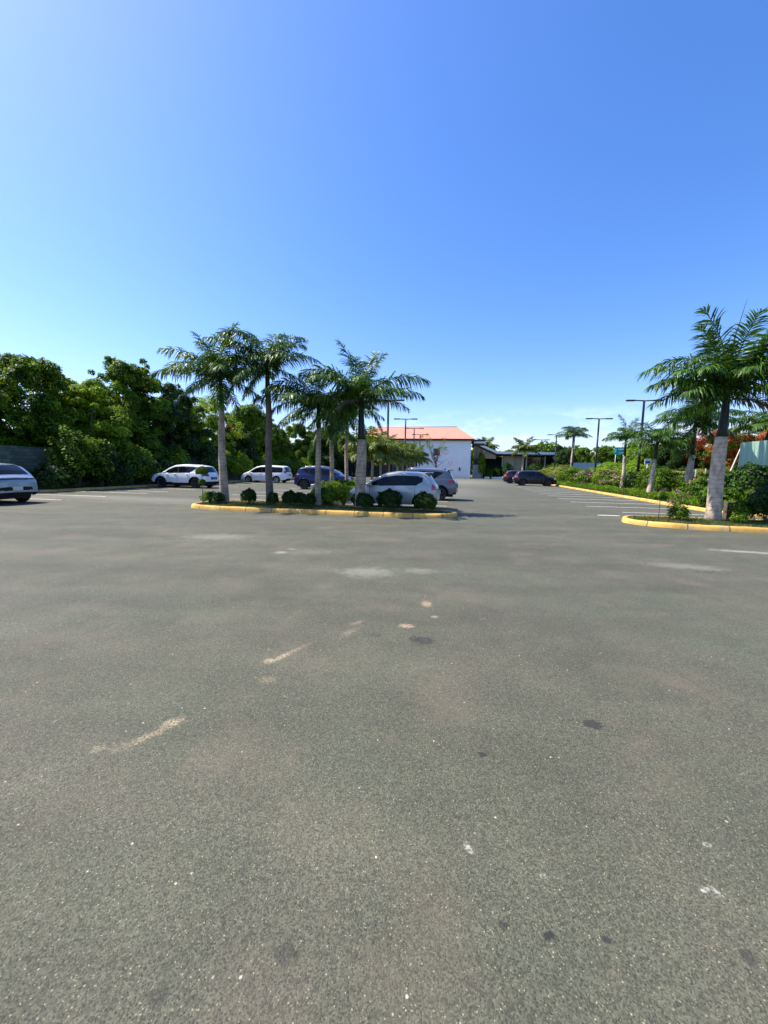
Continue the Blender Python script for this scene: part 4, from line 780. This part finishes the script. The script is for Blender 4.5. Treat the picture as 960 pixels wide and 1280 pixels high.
# corrugated green hoarding
nx = 90; V = []; F = []
for i in range(nx+1):
    x_ = i*0.1; y_ = 0.035*math.sin(i*1.9); zt_ = 3.25+0.25*math.sin(i*0.05)+0.02*i*0
    for z_ in (1.75, zt_): V.append((x_, y_+(0.25*math.exp(-((x_-0.6)/0.25)**2) if z_ > 2 else 0), z_+(0.3 if z_ < 2 and x_ > 3 else 0)))
for i in range(nx): F.append((2*i, 2*i+2, 2*i+3, 2*i+1))
t_ = thing('sheet_fence', 'pale green corrugated sheet fence behind the bushes at the right edge', 'fence', L(14.0, 22.0)+Vector((0.75, 0.9, 0)), -T10*0.5)
sh = obj('sheet', mesh_data('sheet', np.array(V), F, [M['hoard']]), t_); md = sh.modifiers.new('thick', 'SOLIDIFY'); md.thickness = 0.004
for k in range(4): q = MB(); q.tube([(0.15+k*2.6, 0.12, -0.1), (0.15+k*2.6, 0.12, 3.15)], [0.05, 0.045], 8); q.obj('post', [M['stem']], t_, True)
# prop pole
p0 = L(12.9, 21.5, 0.2); p1 = L(14.7, 23.2, 2.95)
q = MB(); q.tube([(0, 0, 0), tuple((p1-p0)*0.5+Vector((0, 0, 0.04))), tuple(p1-p0)], [0.035, 0.032, 0.024], 8)
o_ = q.obj('prop_pole', [M['bamboo']], None, True, loc=p0); tag(o_, 'long pale wooden prop leaning from behind the tallest palm to the green fence', 'pole')
# brown stump and low wall ends on the right island
q = MB(); q.box(-.09, .09, -.09, .09, -0.05, 0.62, 0, 0.012); tag(q.obj('wooden_post', [M['bark']], None, loc=L(8.95, 14.35, 0.1), rot=(0, 0, -T10)), 'short dark wooden post right of the tallest palm foot', 'post')
# pale marker posts in the planting
for i, (u_, v_, h_, lab) in enumerate([(17.9, 33.6, 2.05, 'leftmost of the short white posts above the yellow hedge'), (18.7, 34.0, 2.0, 'middle one of the short white posts above the yellow hedge'), (19.6, 34.4, 2.05, 'rightmost of the short white posts left of the curved palm'), (20.4, 30.2, 2.25, 'single pale post right of the tallest palm trunk')]):
    q = MB(); q.tube([(0, 0, -0.1), (0, 0, h_)], [0.05, 0.045], 8); tag(q.obj('marker_post', [M['post_grey']], None, True, loc=L(u_, v_, 0)), lab, 'post', 'short pale posts in the right planting')
# utility box
t_ = thing('utility_box', 'pale grey utility box right of the third palm trunk', 'utility box', L(-6.3, 17.2, 0.1), -T10)
q = MB(); q.box(-.20, .20, -.15, .15, 0.25, 0.72, 0, 0.015); q.obj('cabinet', [M['utility']], t_); q = MB(); q.box(-.17, .17, -.12, .12, -0.05, 0.25); q.obj('plinth', [M['concrete']], t_)

# ------------------------------------------------------------------ buildings (lot frame, each an Empty turned with the lot)
B = thing('warehouse', 'white windowless building with hipped red roof', 'building', L(0, 78, 0), -T10)
q = MB(); q.box(-20, 3.35, 0.0, 13.9, -0.1, 7.35); q.obj('wall', [M['white_wall']], B)
q = MB(); q.box(-20.6, 3.85, -0.5, 14.4, 7.35, 7.68); q.obj('eave', [M['dark_eave']], B)
q = MB(); E_ = 0.62; x0, x1, y0, y1, ze, zr = -20.75, 3.97, -E_, 14.5, 7.683, 10.75
q.add([(x0, y0, ze), (x1, y0, ze), (x1, y1, ze), (x0, y1, ze), (x0+4, 7, zr), (x1-3.4, 7, zr)], [(0, 1, 5, 4), (1, 2, 5), (2, 3, 4, 5), (3, 0, 4), (3, 2, 1, 0)]); q.obj('roof', [M['roof']], B)
q = MB(); q.tube([(x0+4, 7, zr+0.02), (x1-3.4, 7, zr+0.02)], [0.09, 0.09], 8); q.obj('ridge_cap', [M['roof']], B, True)
q = MB(); q.box(-3.9, -2.7, -0.06, -0.003, 4.4, 5.8); q.obj('window', [M['win']], B)
q = MB(); q.box(1.15, 1.45, -0.25, -0.003, 1.5, 2.1, 0, 0.02); q.obj('wall_unit', [M['pole']], B)
# dark fence between median and building
t_ = thing('metal_fence', 'black metal screen fence behind the young median palms', 'fence', L(-21, 71.5), -T10)
q = MB()
for k in range(60): q.box(k*0.24, k*0.24+0.215, -0.02, 0.02, 0.1, 3.5)
q.obj('slat_panel', [M['black']], t_)
for k in range(7): q = MB(); q.box(k*2.4-0.05, k*2.4+0.05, 0.03, 0.12, -0.1, 3.3); q.obj('post', [M['black']], t_)
# entrance building
E2 = thing('entrance_building', 'low building with sloping then flat white edged canopy', 'building', L(0, 80, 0), -T10)
q = MB(); q.box(3.9, 6.1, -0.6, 8, 7.35, 7.70, 0); q.obj('parapet_cap', [M['dark_eave']], E2)
q = MB(); q.box(3.95, 6.05, -0.5, 7.9, 6.95, 7.346); q.obj('parapet', [M['fascia']], E2)
q = MB(); q.box(3.97, 6.0, -0.55, 7.9, 6.5, 6.946); q.obj('beam', [M['dark_eave']], E2)
cl = [(4.9, 6.55), (8.5, 4.95), (22.0, 4.85)]                     # canopy line: under side of the white edge
def ribbon(pts, y0_, y1_, h, off):
    qq = MB()
    for (xa, za), (xb, zb_) in zip(pts, pts[1:]):
        V_ = [(xa, y0_, za+off), (xb, y0_, zb_+off), (xb, y1_, zb_+off), (xa, y1_, za+off), (xa, y0_, za+off+h), (xb, y0_, zb_+off+h), (xb, y1_, zb_+off+h), (xa, y1_, za+off+h)]
        qq.add(V_, [(3, 2, 1, 0), (4, 5, 6, 7), (0, 1, 5, 4), (1, 2, 6, 5), (2, 3, 7, 6), (3, 0, 4, 7)])
    return qq
ribbon(cl, -0.5, -0.3, 0.46, 0.0).obj('fascia', [M['fascia']], E2)
ribbon(cl, -0.28, 13.0, 0.30, 0.0).obj('canopy_roof', [M['dark_eave']], E2)
ribbon(cl, -0.42, -0.29, 0.30, -0.26).obj('gutter', [M['dark_eave']], E2)
q = MB(); q.add([(5.4, 0.6, 4.0), (8.4, 0.6, 4.0), (8.4, 0.6, 4.68), (5.4, 0.6, 6.0), (5.4, 0.8, 4.0), (8.4, 0.8, 4.0), (8.4, 0.8, 4.68), (5.4, 0.8, 6.0)], [(0, 1, 2, 3), (7, 6, 5, 4), (0, 4, 5, 1), (1, 5, 6, 2), (2, 6, 7, 3), (3, 7, 4, 0)]); q.obj('gable', [M['beige']], E2)
q = MB(); q.box(6.2, 22.0, 6.0, 12.8, -0.1, 4.6); q.obj('back_wall', [M['shade_int']], E2)
q = MB(); q.box(10.0, 12.0, 1.0, 1.3, -0.1, 4.55); q.box(12.05, 14.0, 1.4, 1.7, -0.1, 4.55); q.obj('wall', [M['beige']], E2)
q = MB(); q.box(14.3, 21.0, 2.0, 2.1, 0.3, 4.4); q.obj('window', [M['win']], E2)
for x_ in (9.6, 14.15, 17.6, 21.4): q = MB(); q.box(x_, x_+0.22, 0.3, 0.52, -0.1, 4.6); q.obj('column', [M['beige']], E2)
q = MB(); q.box(3.9, 5.9, -0.3, -0.1, -0.1, 2.7); q.obj('side_wall', [M['concrete']], E2)
q = MB(); q.box(4.0, 6.1, 0.4, 0.5, 2.7, 6.4); q.obj('glass_screen', [M['win']], E2)
for x_ in (4.6, 5.4): q = MB(); q.box(x_, x_+0.08, 0.3, 0.38, 2.7, 6.4); q.obj('mullion', [M['pole']], E2)
for i, (u_, w_, lab) in enumerate([(6.2, 1.0, 'small white planter block at the entrance, nearest the white building'), (7.6, 2.4, 'long low white planter block at the entrance'), (10.3, 1.3, 'white planter block left of the parked dark red car')]):
    q = MB(); q.box(0, w_, 0, .5, 0, .38, 0, 0.03); tag(q.obj('planter_block', [M['fascia']], None, loc=L(u_, 78.6, 0), rot=(0, 0, -T10)), lab, 'planter', 'white planter blocks at the entrance')
for i, (u_, v_, r_, h_, mt, lab) in enumerate([(5.6, 78.9, .7, 4.8, 'leaf_lit', 'tall climbing plant beside the white building corner'), (7.2, 79.6, .8, 1.9, 'leaf', 'bush in the entrance behind the planter block'), (8.8, 79.9, .9, 2.3, 'leaf_dark', 'dark bush in the middle of the entrance'), (10.6, 79.0, 1.1, 3.0, 'leaf_dark', 'dark small tree left of the parked dark red car'), (15.4, 77.5, 1.6, 3.0, 'leaf_dark', 'dark bush before the low building, above the black crossover'), (18.8, 76.5, 1.8, 2.8, 'leaf', 'bush before the low building windows, right of the columns')]):
    shrub(L(u_, v_, 0.0), r_, h_, 0.2, 2600, M[mt], lab, 160+i, cat='bush', name='entrance_bush', group='bushes at the entrance')
# thin flowering tree in front of the facade
t_ = thing('flowering_tree', 'thin bare branched tree with orange flowers before the white facade', 'tree', L(-2.6, 60.0, 0.0))
g = np.random.default_rng(19); q = MB(); sp = []
q.tube([(0, 0, -0.1), (0.1, 0, 2.0), (0, 0.1, 3.6)], [0.10, 0.08, 0.05], 7)
for k in range(16):
    a = g.uniform(0, 6.28); r_ = g.uniform(0.8, 2.6); z_ = g.uniform(2.8, 7.6); e_ = (r_*math.cos(a), r_*math.sin(a), z_); q.tube([(0, 0, g.uniform(1.8, 3.4)), (e_[0]*0.5, e_[1]*0.5, z_*0.7+0.3), e_], [0.04, 0.028, 0.010], 5); sp.append((*e_, 0.3))
q.obj('trunk', [M['bark']], t_, True)
lf = [(x+g.uniform(-.3, .3), y+g.uniform(-.3, .3), z-0.2, .5) for (x, y, z, r) in sp[:12]]
blossoms(t_, g, lf, 70, 0.13, M['leaf'], 'foliage'); blossoms(t_, g, [(x*1.15, y, z-0.8, 0.7) for (x, y, z, r) in sp if x > -0.4 and z < 6.8], 22, 0.13, M['blossom_orange'])

# ------------------------------------------------------------------ cars
def smooth1(a, k):
    for _ in range(k):
        b_ = a.copy(); b_[1:-1] = (a[:-2]+2*a[1:-1]+a[2:])/4; a = b_
    return a
def car(name, label, cat, loc, heading, S):
    """S: L, W, prof [(x,z)...] rear to front, belt (z rear, z front), wheels (xr, xf), R, glass (x rear, x front), screen lines ..."""
    Lh = S['L']/2; W0 = S['W']/2; prof = np.array(S['prof'], float); R = S['R']; xr, xf = S['wx']; RA = R+0.065
    seg = np.linalg.norm(np.diff(prof, axis=0), axis=1); cum = np.concatenate([[0], np.cumsum(seg)]); ss = np.arange(0, cum[-1], 0.012)
    px = smooth1(np.interp(ss, cum, prof[:, 0]), 14); pz = smooth1(np.interp(ss, cum, prof[:, 1]), 14)
    step = 2 if S.get('fine') else 3
    idx = list(range(0, len(ss), step)); 
    if idx[-1] != len(ss)-1: idx.append(len(ss)-1)
    X = px[idx]; ZT = pz[idx]
    gaps = []
    for gx in S.get('doors', []):
        for d_ in (-0.006, 0.006): k = np.searchsorted(X, gx+d_); X = np.insert(X, k, gx+d_); ZT = np.insert(ZT, k, np.interp(gx+d_, px, pz))
        gaps.append(gx)
    n = len(X); ax = np.abs(X)/Lh
    zb = 0.21+0.0*X; zb = np.where(X > Lh-0.75, 0.21+(X-(Lh-0.75))*0.10, zb); zb = np.where(X < -(Lh-0.75), 0.21+(-X-(Lh-0.75))*0.20, zb)
    zb = np.minimum(zb, ZT-0.03)
    W = W0*(1-0.16*np.clip((ax-0.62)/0.38, 0, 1)**2.6)
    belt = np.interp(X, [-Lh, S['bx'][0], S['bx'][1], Lh], [S['belt'][0], S['belt'][0], S['belt'][1], S['belt'][1]])
    rf = 0.09
    NB, NU, NF, NT = 24, 14, 5, 10
    rows = []
    for i in range(n):
        r = min(rf, max(0.01, (ZT[i]-zb[i])*0.3)); ce = 0.045; ce = min(ce, (ZT[i]-zb[i])*0.3); ze = ZT[i]-ce
        bl = min(belt[i], ze-r-0.005) if ze-r > zb[i]+0.02 else zb[i]+0.5*(ze-r-zb[i]); bl = max(bl, zb[i]+0.005)
        z1 = np.linspace(zb[i], bl, NB+1); z2 = np.linspace(bl, max(ze-r, bl+0.002), NU+1)[1:]; z = np.concatenate([z1, z2])
        yl = W[i]*(1-0.055*((z-0.62)/0.42)**2-0.03*np.clip((0.36-z)/0.15, 0, 1))
        yb = W[i]*(1-0.055*((bl-0.62)/0.42)**2)
        y = np.where(z <= belt[i], yl, W[i]*(1-0.055*((belt[i]-0.62)/0.42)**2)-S['tum']*(z-belt[i])-0.015)
        y = np.maximum(y, 0.02)
        ye = y[-1]; zs_ = z[-1]; th = np.linspace(0, math.pi/2, NF+1)[1:]
        yf = ye-r*(1-np.cos(th)); zf = zs_+r*np.sin(th)*((ze-zs_)/r if r > 0 else 1)
        y3 = np.linspace(yf[-1], 0, NT+1)[1:]; z3 = ZT[i]-ce*(y3/max(yf[-1], 1e-3))**2
        rows.append(np.stack([np.full(NB+1+NU+NF+NT, X[i]), np.concatenate([y, yf, y3]), np.concatenate([z, zf, z3])], 1))
    G_ = np.array(rows); K = G_.shape[1]
    # plan bow of the ends
    G_[:, :, 0] -= np.sign(G_[:, :, 0])*S.get('bow', 0.13)*(G_[:, :, 1]/W0)**2*np.clip((np.abs(G_[:, :, 0])/Lh-0.35)/0.65, 0, 1)**2
    # snap grid to the wheel arches
    for wx in (xr, xf):
        dx = G_[:, :NB+1, 0]-wx; dz = G_[:, :NB+1, 2]-R; d_ = np.hypot(dx, dz); mk = np.abs(d_-RA) < 0.022; f_ = np.where(mk, RA/np.maximum(d_, 1e-6), 1)
        G_[:, :NB+1, 0] = wx+dx*f_; G_[:, :NB+1, 2] = R+dz*f_
    # mirror to a full hoop
    Rt = G_[:, ::-1][:, 1:].copy(); Rt[:, :, 1] *= -1
    full = np.concatenate([G_, Rt], 1); KK = full.shape[1]
    V = full.reshape(-1, 3)
    i_, j_ = np.meshgrid(np.arange(n-1), np.arange(KK-1), indexing='ij'); i_ = i_.ravel(); j_ = j_.ravel()
    F = np.stack([i_*KK+j_, i_*KK+j_+1, (i_+1)*KK+j_+1, (i_+1)*KK+j_], 1)
    jj = np.minimum(j_, KK-2-j_)                      # row index from the sill up to the centre
    C = V[F].mean(1); cx, cy, cz = C.T; ay = np.abs(cy)
    ztm = (ZT[i_]+ZT[i_+1])/2; bm = (belt[i_]+belt[i_+1])/2
    part = np.array(['body']*len(F), dtype=object)
    side_low = jj < NB; side_up = (jj >= NB) & (jj < NB+NU); corner = (jj >= NB+NU) & (jj < NB+NU+NF); top = jj >= NB+NU+NF
    # lower cladding
    cl_ = S.get('clad', 0.0)
    if cl_:
        part[(side_low) & (cz < cl_)] = 'lower_trim'
        for wx in (xr, xf): part[side_low & (np.hypot(cx-wx, cz-R) < RA+0.055)] = 'lower_trim'
        part[(cz < cl_+0.08) & (ax[i_] > 0.93)] = 'lower_trim'
    # glass
    zg = ztm-0.14
    for (a, b_) in S['side_win']:
        k = side_up & (jj < NB+NU-1) & (cx > a) & (cx < b_) & (ztm-bm > 0.20) & (cz > bm+0.01)
        if 'kick' in S: k &= ~((cx < S['kick'][0]) & (cz < bm+(S['kick'][0]-cx)*S['kick'][1]))
        if 'kickt' in S: k &= ~((cx < S['kickt'][0]) & (cz > ztm-0.14-(S['kickt'][0]-cx)*S['kickt'][1]))
        part[k] = 'side_window'
    for (a0, a1), (b0, b1) in zip(S['side_win'], S['side_win'][1:]):
        k = side_up & (jj < NB+NU-1) & (cx >= a1) & (cx <= b0) & (ztm-bm > 0.20) & (cz > bm+0.01)
        if 'kick' in S: k &= ~((cx < S['kick'][0]) & (cz < bm+(S['kick'][0]-cx)*S['kick'][1]))
        part[k] = 'pillar'
    a, b_ = S['wind']; part[top & (cx > a) & (cx < b_)] = 'windscreen'
    zlo, zhi = S['rearwin']; part[top & (cx < -Lh*0.55) & (cz > zlo) & (cz < zhi) & (jj > NB+NU+NF)] = 'rear_window'
    # lamps
    (tx, tz0, tz1, ty) = S['tail']; part[(cx < -Lh+tx) & (cz > tz0) & (cz < tz1) & (ay > ty*W0)] = 'tail_light'
    if S.get('lightbar'): part[(cx < -Lh+0.3) & (cz > S['lightbar'][0]) & (cz < S['lightbar'][1])] = 'tail_light'
    (hx, hz0, hz1, hy) = S['headl']; part[(cx > Lh-hx) & (cz > hz0) & (cz < hz1) & (ay > hy*W0)] = 'headlight'
    part[(cx > Lh-0.25) & (cz > 0.36) & (cz < 0.60) & (ay < W0*0.55)] = 'grille'
    if S.get('rear_dark'): part[(cx < -Lh+0.35) & (cz > S['rear_dark'][0]) & (cz < S['rear_dark'][1]) & (ay < S['rear_dark'][2]*W0)] = 'rear_trim'
    for gx in gaps: part[(np.abs(cx-gx) < 0.008) & side_low & (cz > cl_+0.06) & (part == 'body')] = 'gap'
    for wx in (xr, xf): part[side_low & (np.hypot(cx-wx, cz-R) < RA-0.004)] = 'void'
    t_ = thing(name, label, cat, loc, heading)
    mats = {'body': M[S['paint']], 'lower_trim': M['black'], 'side_window': M['glass'], 'windscreen': M['glass'], 'rear_window': M['glass'], 'tail_light': M[S.get('tailmat', 'tail')], 'headlight': M['head'], 'grille': M['black'], 'rear_trim': M['black'], 'pillar': M['black']}
    def emit(nm, mask, mat, sm=True, extra=None):
        if not mask.any(): return None
        f = F[mask]; u_, inv = np.unique(f, return_inverse=True); me = mesh_data(nm, V[u_], inv.reshape(-1, 4), mat, extra, sm); return obj(nm, me, t_)
    bmask = (part == 'body') | (part == 'gap'); emit('body', bmask, [mats['body'], M['black']], extra=(part[bmask] == 'gap').astype(int))
    for sgn in (1, -1):
        for (a0, a1), (b0, b1) in zip(S['side_win'], S['side_win'][1:]): emit('pillar', (part == 'pillar') & (cy*sgn > 0) & (cx >= a1-.001) & (cx <= b0+.001), mats['pillar'])
    for nm in ('lower_trim', 'windscreen', 'rear_window', 'grille', 'rear_trim'): emit(nm, part == nm, mats[nm])
    for nm in ('side_window', 'tail_light', 'headlight'):
        for sgn in (1, -1): emit(nm, (part == nm) & (cy*sgn > 0), mats[nm])
    # underbody and wheel housings
    q = MB(); q.box(-Lh+0.25, Lh-0.22, -W0*0.62, W0*0.62, 0.20, 0.50); q.box(xr+RA, xf-RA, -W0*0.90, W0*0.90, 0.205, 0.4)
    q.box(-Lh+0.16, xr-RA, -W0*0.80, W0*0.80, 0.34, 0.48); q.box(xf+RA, Lh-0.14, -W0*0.80, W0*0.80, 0.28, 0.46)
    for wx in (xr, xf):
        for s_ in (-1, 1):
            V_ = []; F_ = []; m_ = 18
            for k in range(m_+1):
                a_ = math.pi*k/m_; 
                for yy in (s_*W0*0.60, s_*W0*0.955): V_.append((wx+RA*math.cos(a_), yy, R+RA*math.sin(a_)))
            for k in range(m_): F_.append((2*k, 2*k+1, 2*k+3, 2*k+2))
            V_.append((wx, s_*W0*0.60, R)); F_ += [(2*k, 2*k+2, len(V_)-1) for k in range(m_)]; q.add(V_, F_)
    q.obj('underbody', [M['black']], t_)
    for wx in (xr, xf):
        for s_ in (-1, 1):
            tw = 0.215; yc = s_*(W0-0.035)
            q = MB(); q.lathe_y(0, 0, 0, [(-s_*tw, R*0.66), (-s_*tw, R*0.93), (-s_*(tw-0.03), R), (-s_*0.03, R), (0.0, R*0.93), (s_*0.004, R*0.80), (-s_*0.008, R*0.68)], 30)
            wo_ = q.obj('wheel', [M['tyre']], t_, True, loc=(wx, yc, R))
            q = MB(); rr = R*0.69; q.lathe_y(0, -s_*0.01, 0, [(0.0, rr), (-s_*0.02, rr*0.90), (-s_*0.09, rr*0.88)], 30); 
            q.lathe_y(0, -s_*0.01, 0, [(-s_*0.012, 0.001), (-s_*0.012, rr*0.20), (-s_*0.03, rr*0.24)], 16)
            for k in range(5 if not S.get('spokes') else S['spokes']):
                a_ = 2*math.pi*k/(S.get('spokes') or 5)+0.3; c_, s2 = math.cos(a_), math.sin(a_); hw = rr*0.11
                q.add([(c_*rr*.15-s2*hw, -s_*0.022, s2*rr*.15+c_*hw), (c_*rr*.93-s2*hw*1.3, -s_*0.03, s2*rr*.93+c_*hw*1.3), (c_*rr*.93+s2*hw*1.3, -s_*0.03, s2*rr*.93-c_*hw*1.3), (c_*rr*.15+s2*hw, -s_*0.022, s2*rr*.15-c_*hw)], [(0, 1, 2, 3)])
            q.obj('rim', [M[S.get('rimmat', 'rim')]], wo_, False)
            q = MB(); q.lathe_y(0, 0, 0, [(-s_*0.10, 0.0), (-s_*0.10, rr*0.9)], 20); q.obj('brake_disc', [M['black']], wo_, False)
    # mirrors
    for s_ in (-1, 1):
        xm = S['wind'][0]+(S['wind'][1]-S['wind'][0])*0.62; zm = S['belt'][1]+0.06
        q = MB(); q.box(-0.10, 0.08, -0.09, 0.09, -0.07, 0.07, 0, 0.025); q.obj('wing_mirror', [M[S['paint']]], t_, True, loc=(xm, s_*(W0+0.06), zm))
    for gx in S.get('handles', []):
        for s_ in (-1, 1):
            q = MB(); q.box(-0.09, 0.09, -0.018, 0.018, -0.013, 0.013, 0, 0.006); q.obj('door_handle', [M['chrome'] if S.get('chrome_handle') else M[S['paint']]], t_, loc=(gx, s_*(W0*0.968+0.010), S['belt'][0]-0.10))
    zp = S.get('plate_z', 0.80); xe = np.interp(zp, ZT[:n//3], X[:n//3])
    q = MB(); q.box(-0.02, 0.012, -0.17, 0.17, -0.075, 0.075, 0, 0.004); q.obj('licence_plate', [M[S.get('platemat', 'plate')]], t_, loc=(xe-0.012, 0, zp))
    if S.get('rails'):
        for s_ in (-1, 1):
            a, b_ = S['rails']; yy = W0*0.70; xs = np.linspace(a, b_, 9); pts = [(x_, s_*yy, np.interp(x_, px, pz)-0.02+0.055*math.sin(math.pi*(k/8))**0.35) for k, x_ in enumerate(xs)]
            MB().tube(pts, [0.016]*9, 7).obj('roof_rail', [M['chrome']], t_, True)
    if S.get('spoiler'):
        xs_, zs_ = S['spoiler']; q = MB(); q.box(xs_-0.16, xs_+0.14, -W0*0.66, W0*0.66, zs_-0.035, zs_+0.012, 0, 0.012); q.obj('spoiler', [M[S['paint']]], t_, True)
    if S.get('antenna'): q = MB(); xa = S['antenna']; za = np.interp(xa, px, pz); q.add([(xa-0.09, -0.02, za-0.01), (xa+0.09, -0.02, za-0.01), (xa+0.09, 0.02, za-0.01), (xa-0.09, 0.02, za-0.01), (xa-0.07, -0.008, za+0.06), (xa-0.07, 0.008, za+0.06)], [(0, 1, 4), (1, 2, 5, 4), (2, 3, 5), (3, 0, 4, 5)]); q.obj('antenna', [M['black']], t_)
    return t_
M['p_silver'] = paint('silver paint', (0.37, 0.385, 0.365), 0.4, 0.36)
M['p_white'] = paint('white paint', (0.80, 0.81, 0.82), 0.0, 0.35)
M['p_navy'] = flat('navy blue paint', (0.003, 0.008, 0.07), 0.3, coat=0.25, spec=0.3, var=0.02)
M['p_black'] = flat('black paint', (0.005, 0.006, 0.008), 0.25, coat=0.4, spec=0.3, var=0.02)
M['p_grey'] = paint('dark grey paint', (0.10, 0.115, 0.13), 0.55, 0.32)
M['p_bluegrey'] = paint('blue grey paint', (0.26, 0.34, 0.39), 0.35, 0.32)
M['p_wine'] = paint('dark red paint', (0.03, 0.004, 0.006), 0.2, 0.28)
HEAD_L = math.pi-T10; HEAD_R = -T10
SUV = dict(L=4.6, W=1.85, R=.36, wx=(-1.36, 1.33), prof=[(-2.30, .46), (-2.295, .72), (-2.25, .98), (-2.13, 1.12), (-1.93, 1.45), (-1.80, 1.58), (-1.3, 1.66), (-0.3, 1.69), (.3, 1.64), (.75, 1.44), (1.28, 1.10), (1.75, 1.02), (2.12, .90), (2.26, .72), (2.30, .42)],
           belt=(1.10, 1.02), bx=(-1.5, 1.0), tum=.30, clad=.40, side_win=[(-1.52, -1.02), (-.97, -.06), (0.0, 1.12)], wind=(.42, 1.22), rearwin=(1.12, 1.52), tail=(.42, .86, 1.10, .52), headl=(.42, .72, .88, .50), doors=[-.98, -.03, 1.05], handles=[-.75, .20], kick=(-.98, .62), rear_dark=(.62, .80, .40))
white = dict(SUV, paint='p_white', kickt=(-1.35, .18), antenna=-1.5, platemat='plate_blue', plate_z=.72, fine=True, rimmat='rim_dark', spokes=6, tailmat='tail_dark')
car('parked_crossover', 'white crossover with black lower trim parked nose to the block wall', 'car', L(-19.2, 25.2), HEAD_L, white)
VAN = dict(L=5.05, W=1.98, R=.345, wx=(-1.50, 1.52), prof=[(-2.52, .46), (-2.515, .80), (-2.46, 1.05), (-2.36, 1.35), (-2.22, 1.62), (-2.0, 1.71), (-1.0, 1.76), (.2, 1.74), (.72, 1.62), (1.35, 1.24), (1.75, 1.06), (2.2, .90), (2.42, .72), (2.52, .42)],
           belt=(1.04, .98), bx=(-2.0, 1.2), tum=.22, side_win=[(-2.12, -1.05), (-1.0, .05), (.10, 1.45)], wind=(.80, 1.62), rearwin=(1.08, 1.60), tail=(.30, .98, 1.22, .62), tailmat='tail', headl=(.5, .74, .92, .55), doors=[-1.02, .07, 1.2], handles=[-.8, .30], rw_w=.80, spokes=7)
car('parked_minivan', 'white minivan parked nose to the wall behind the second palm', 'minivan', L(-18.75, 36.8), HEAD_L, dict(VAN, paint='p_white', platemat='plate_blue', plate_z=.82, fine=True))
navy = dict(SUV, L=4.5, paint='p_navy', prof=[(-2.25, .46), (-2.245, .72), (-2.20, .98), (-2.10, 1.16), (-1.88, 1.45), (-1.72, 1.60), (-1.2, 1.66), (-0.2, 1.68), (.4, 1.60), (.85, 1.40), (1.30, 1.12), (1.75, 1.02), (2.06, .90), (2.21, .72), (2.25, .42)], rails=(-1.5, .3), rimmat='rim_dark', tailmat='tail_dark')
car('parked_crossover', 'dark navy blue crossover seen between the median palm trunks, nose to the right', 'car', L(-9.35, 27.6), HEAD_R, navy)
HAT = dict(L=3.78, W=1.69, R=.30, wx=(-1.20, 1.26), prof=[(-1.89, .42), (-1.885, .66), (-1.84, .92), (-1.74, 1.06), (-1.54, 1.36), (-1.40, 1.46), (-1.0, 1.505), (-.2, 1.52), (.30, 1.44), (.75, 1.22), (1.20, .98), (1.52, .88), (1.76, .74), (1.86, .60), (1.89, .38)],
           belt=(.98, .92), bx=(-1.2, .9), tum=.30, side_win=[(-1.24, -.52), (-.50, .30), (.33, 1.05)], wind=(.38, 1.14), rearwin=(1.04, 1.38), tail=(.30, .80, 1.02, .62), headl=(.5, .62, .80, .5), doors=[-.95, -.10, .85], handles=[-.78, .06], kick=(-1.0, .6), kickt=(-.95, .22), spokes=6, fine=True)
car('parked_hatchback', 'small silver hatchback with dark windows parked behind the island bushes', 'car', L(-2.38, 15.75), HEAD_L, dict(HAT, paint='p_silver', spoiler=(-1.44, 1.48), rimmat='rim_dark', plate_z=.70))
car('parked_crossover', 'dark grey crossover with silver roof rails behind the silver hatchback', 'car', L(-2.0, 20.9), HEAD_L, dict(SUV, paint='p_grey', rails=(-1.6, .5), spoiler=(-1.86, 1.60), fine=True, tail=(.50, .90, 1.12, .50), clad=.36, kickt=(-1.4, .2), antenna=-1.55, rimmat='rim_dark'))
car('parked_crossover', 'black crossover parked nose to the right kerb', 'car', L(9.05, 45.6), HEAD_R, dict(SUV, paint='p_black', rimmat='rim_dark'))
car('parked_crossover', 'dark red crossover mostly hidden behind the black one', 'car', L(8.75, 52.4), HEAD_R, dict(SUV, paint='p_wine', rimmat='rim_dark'))
EV = dict(SUV, L=4.55, W=1.9, paint='p_bluegrey', prof=[(-2.275, .46), (-2.27, .62), (-2.25, .88), (-2.20, 1.02), (-2.05, 1.10), (-1.82, 1.30), (-1.55, 1.48), (-1.2, 1.57), (-0.3, 1.63), (.3, 1.60), (.75, 1.42), (1.28, 1.10), (1.75, 1.02), (2.10, .90), (2.24, .72), (2.275, .42)],
          rearwin=(1.13, 1.50), tail=(.35, .93, 1.00, .0), lightbar=(.955, .995), tailmat='tail_dark', clad=.34, plate_z=.60, rear_dark=(.53, .66, .62), fine=True, antenna=-1.1, kick=(-1.35, .5))
car('parked_crossover', 'blue grey crossover with full width tail strip, cut off by the left edge', 'car', L(-18.75, 12.1), HEAD_L, EV)
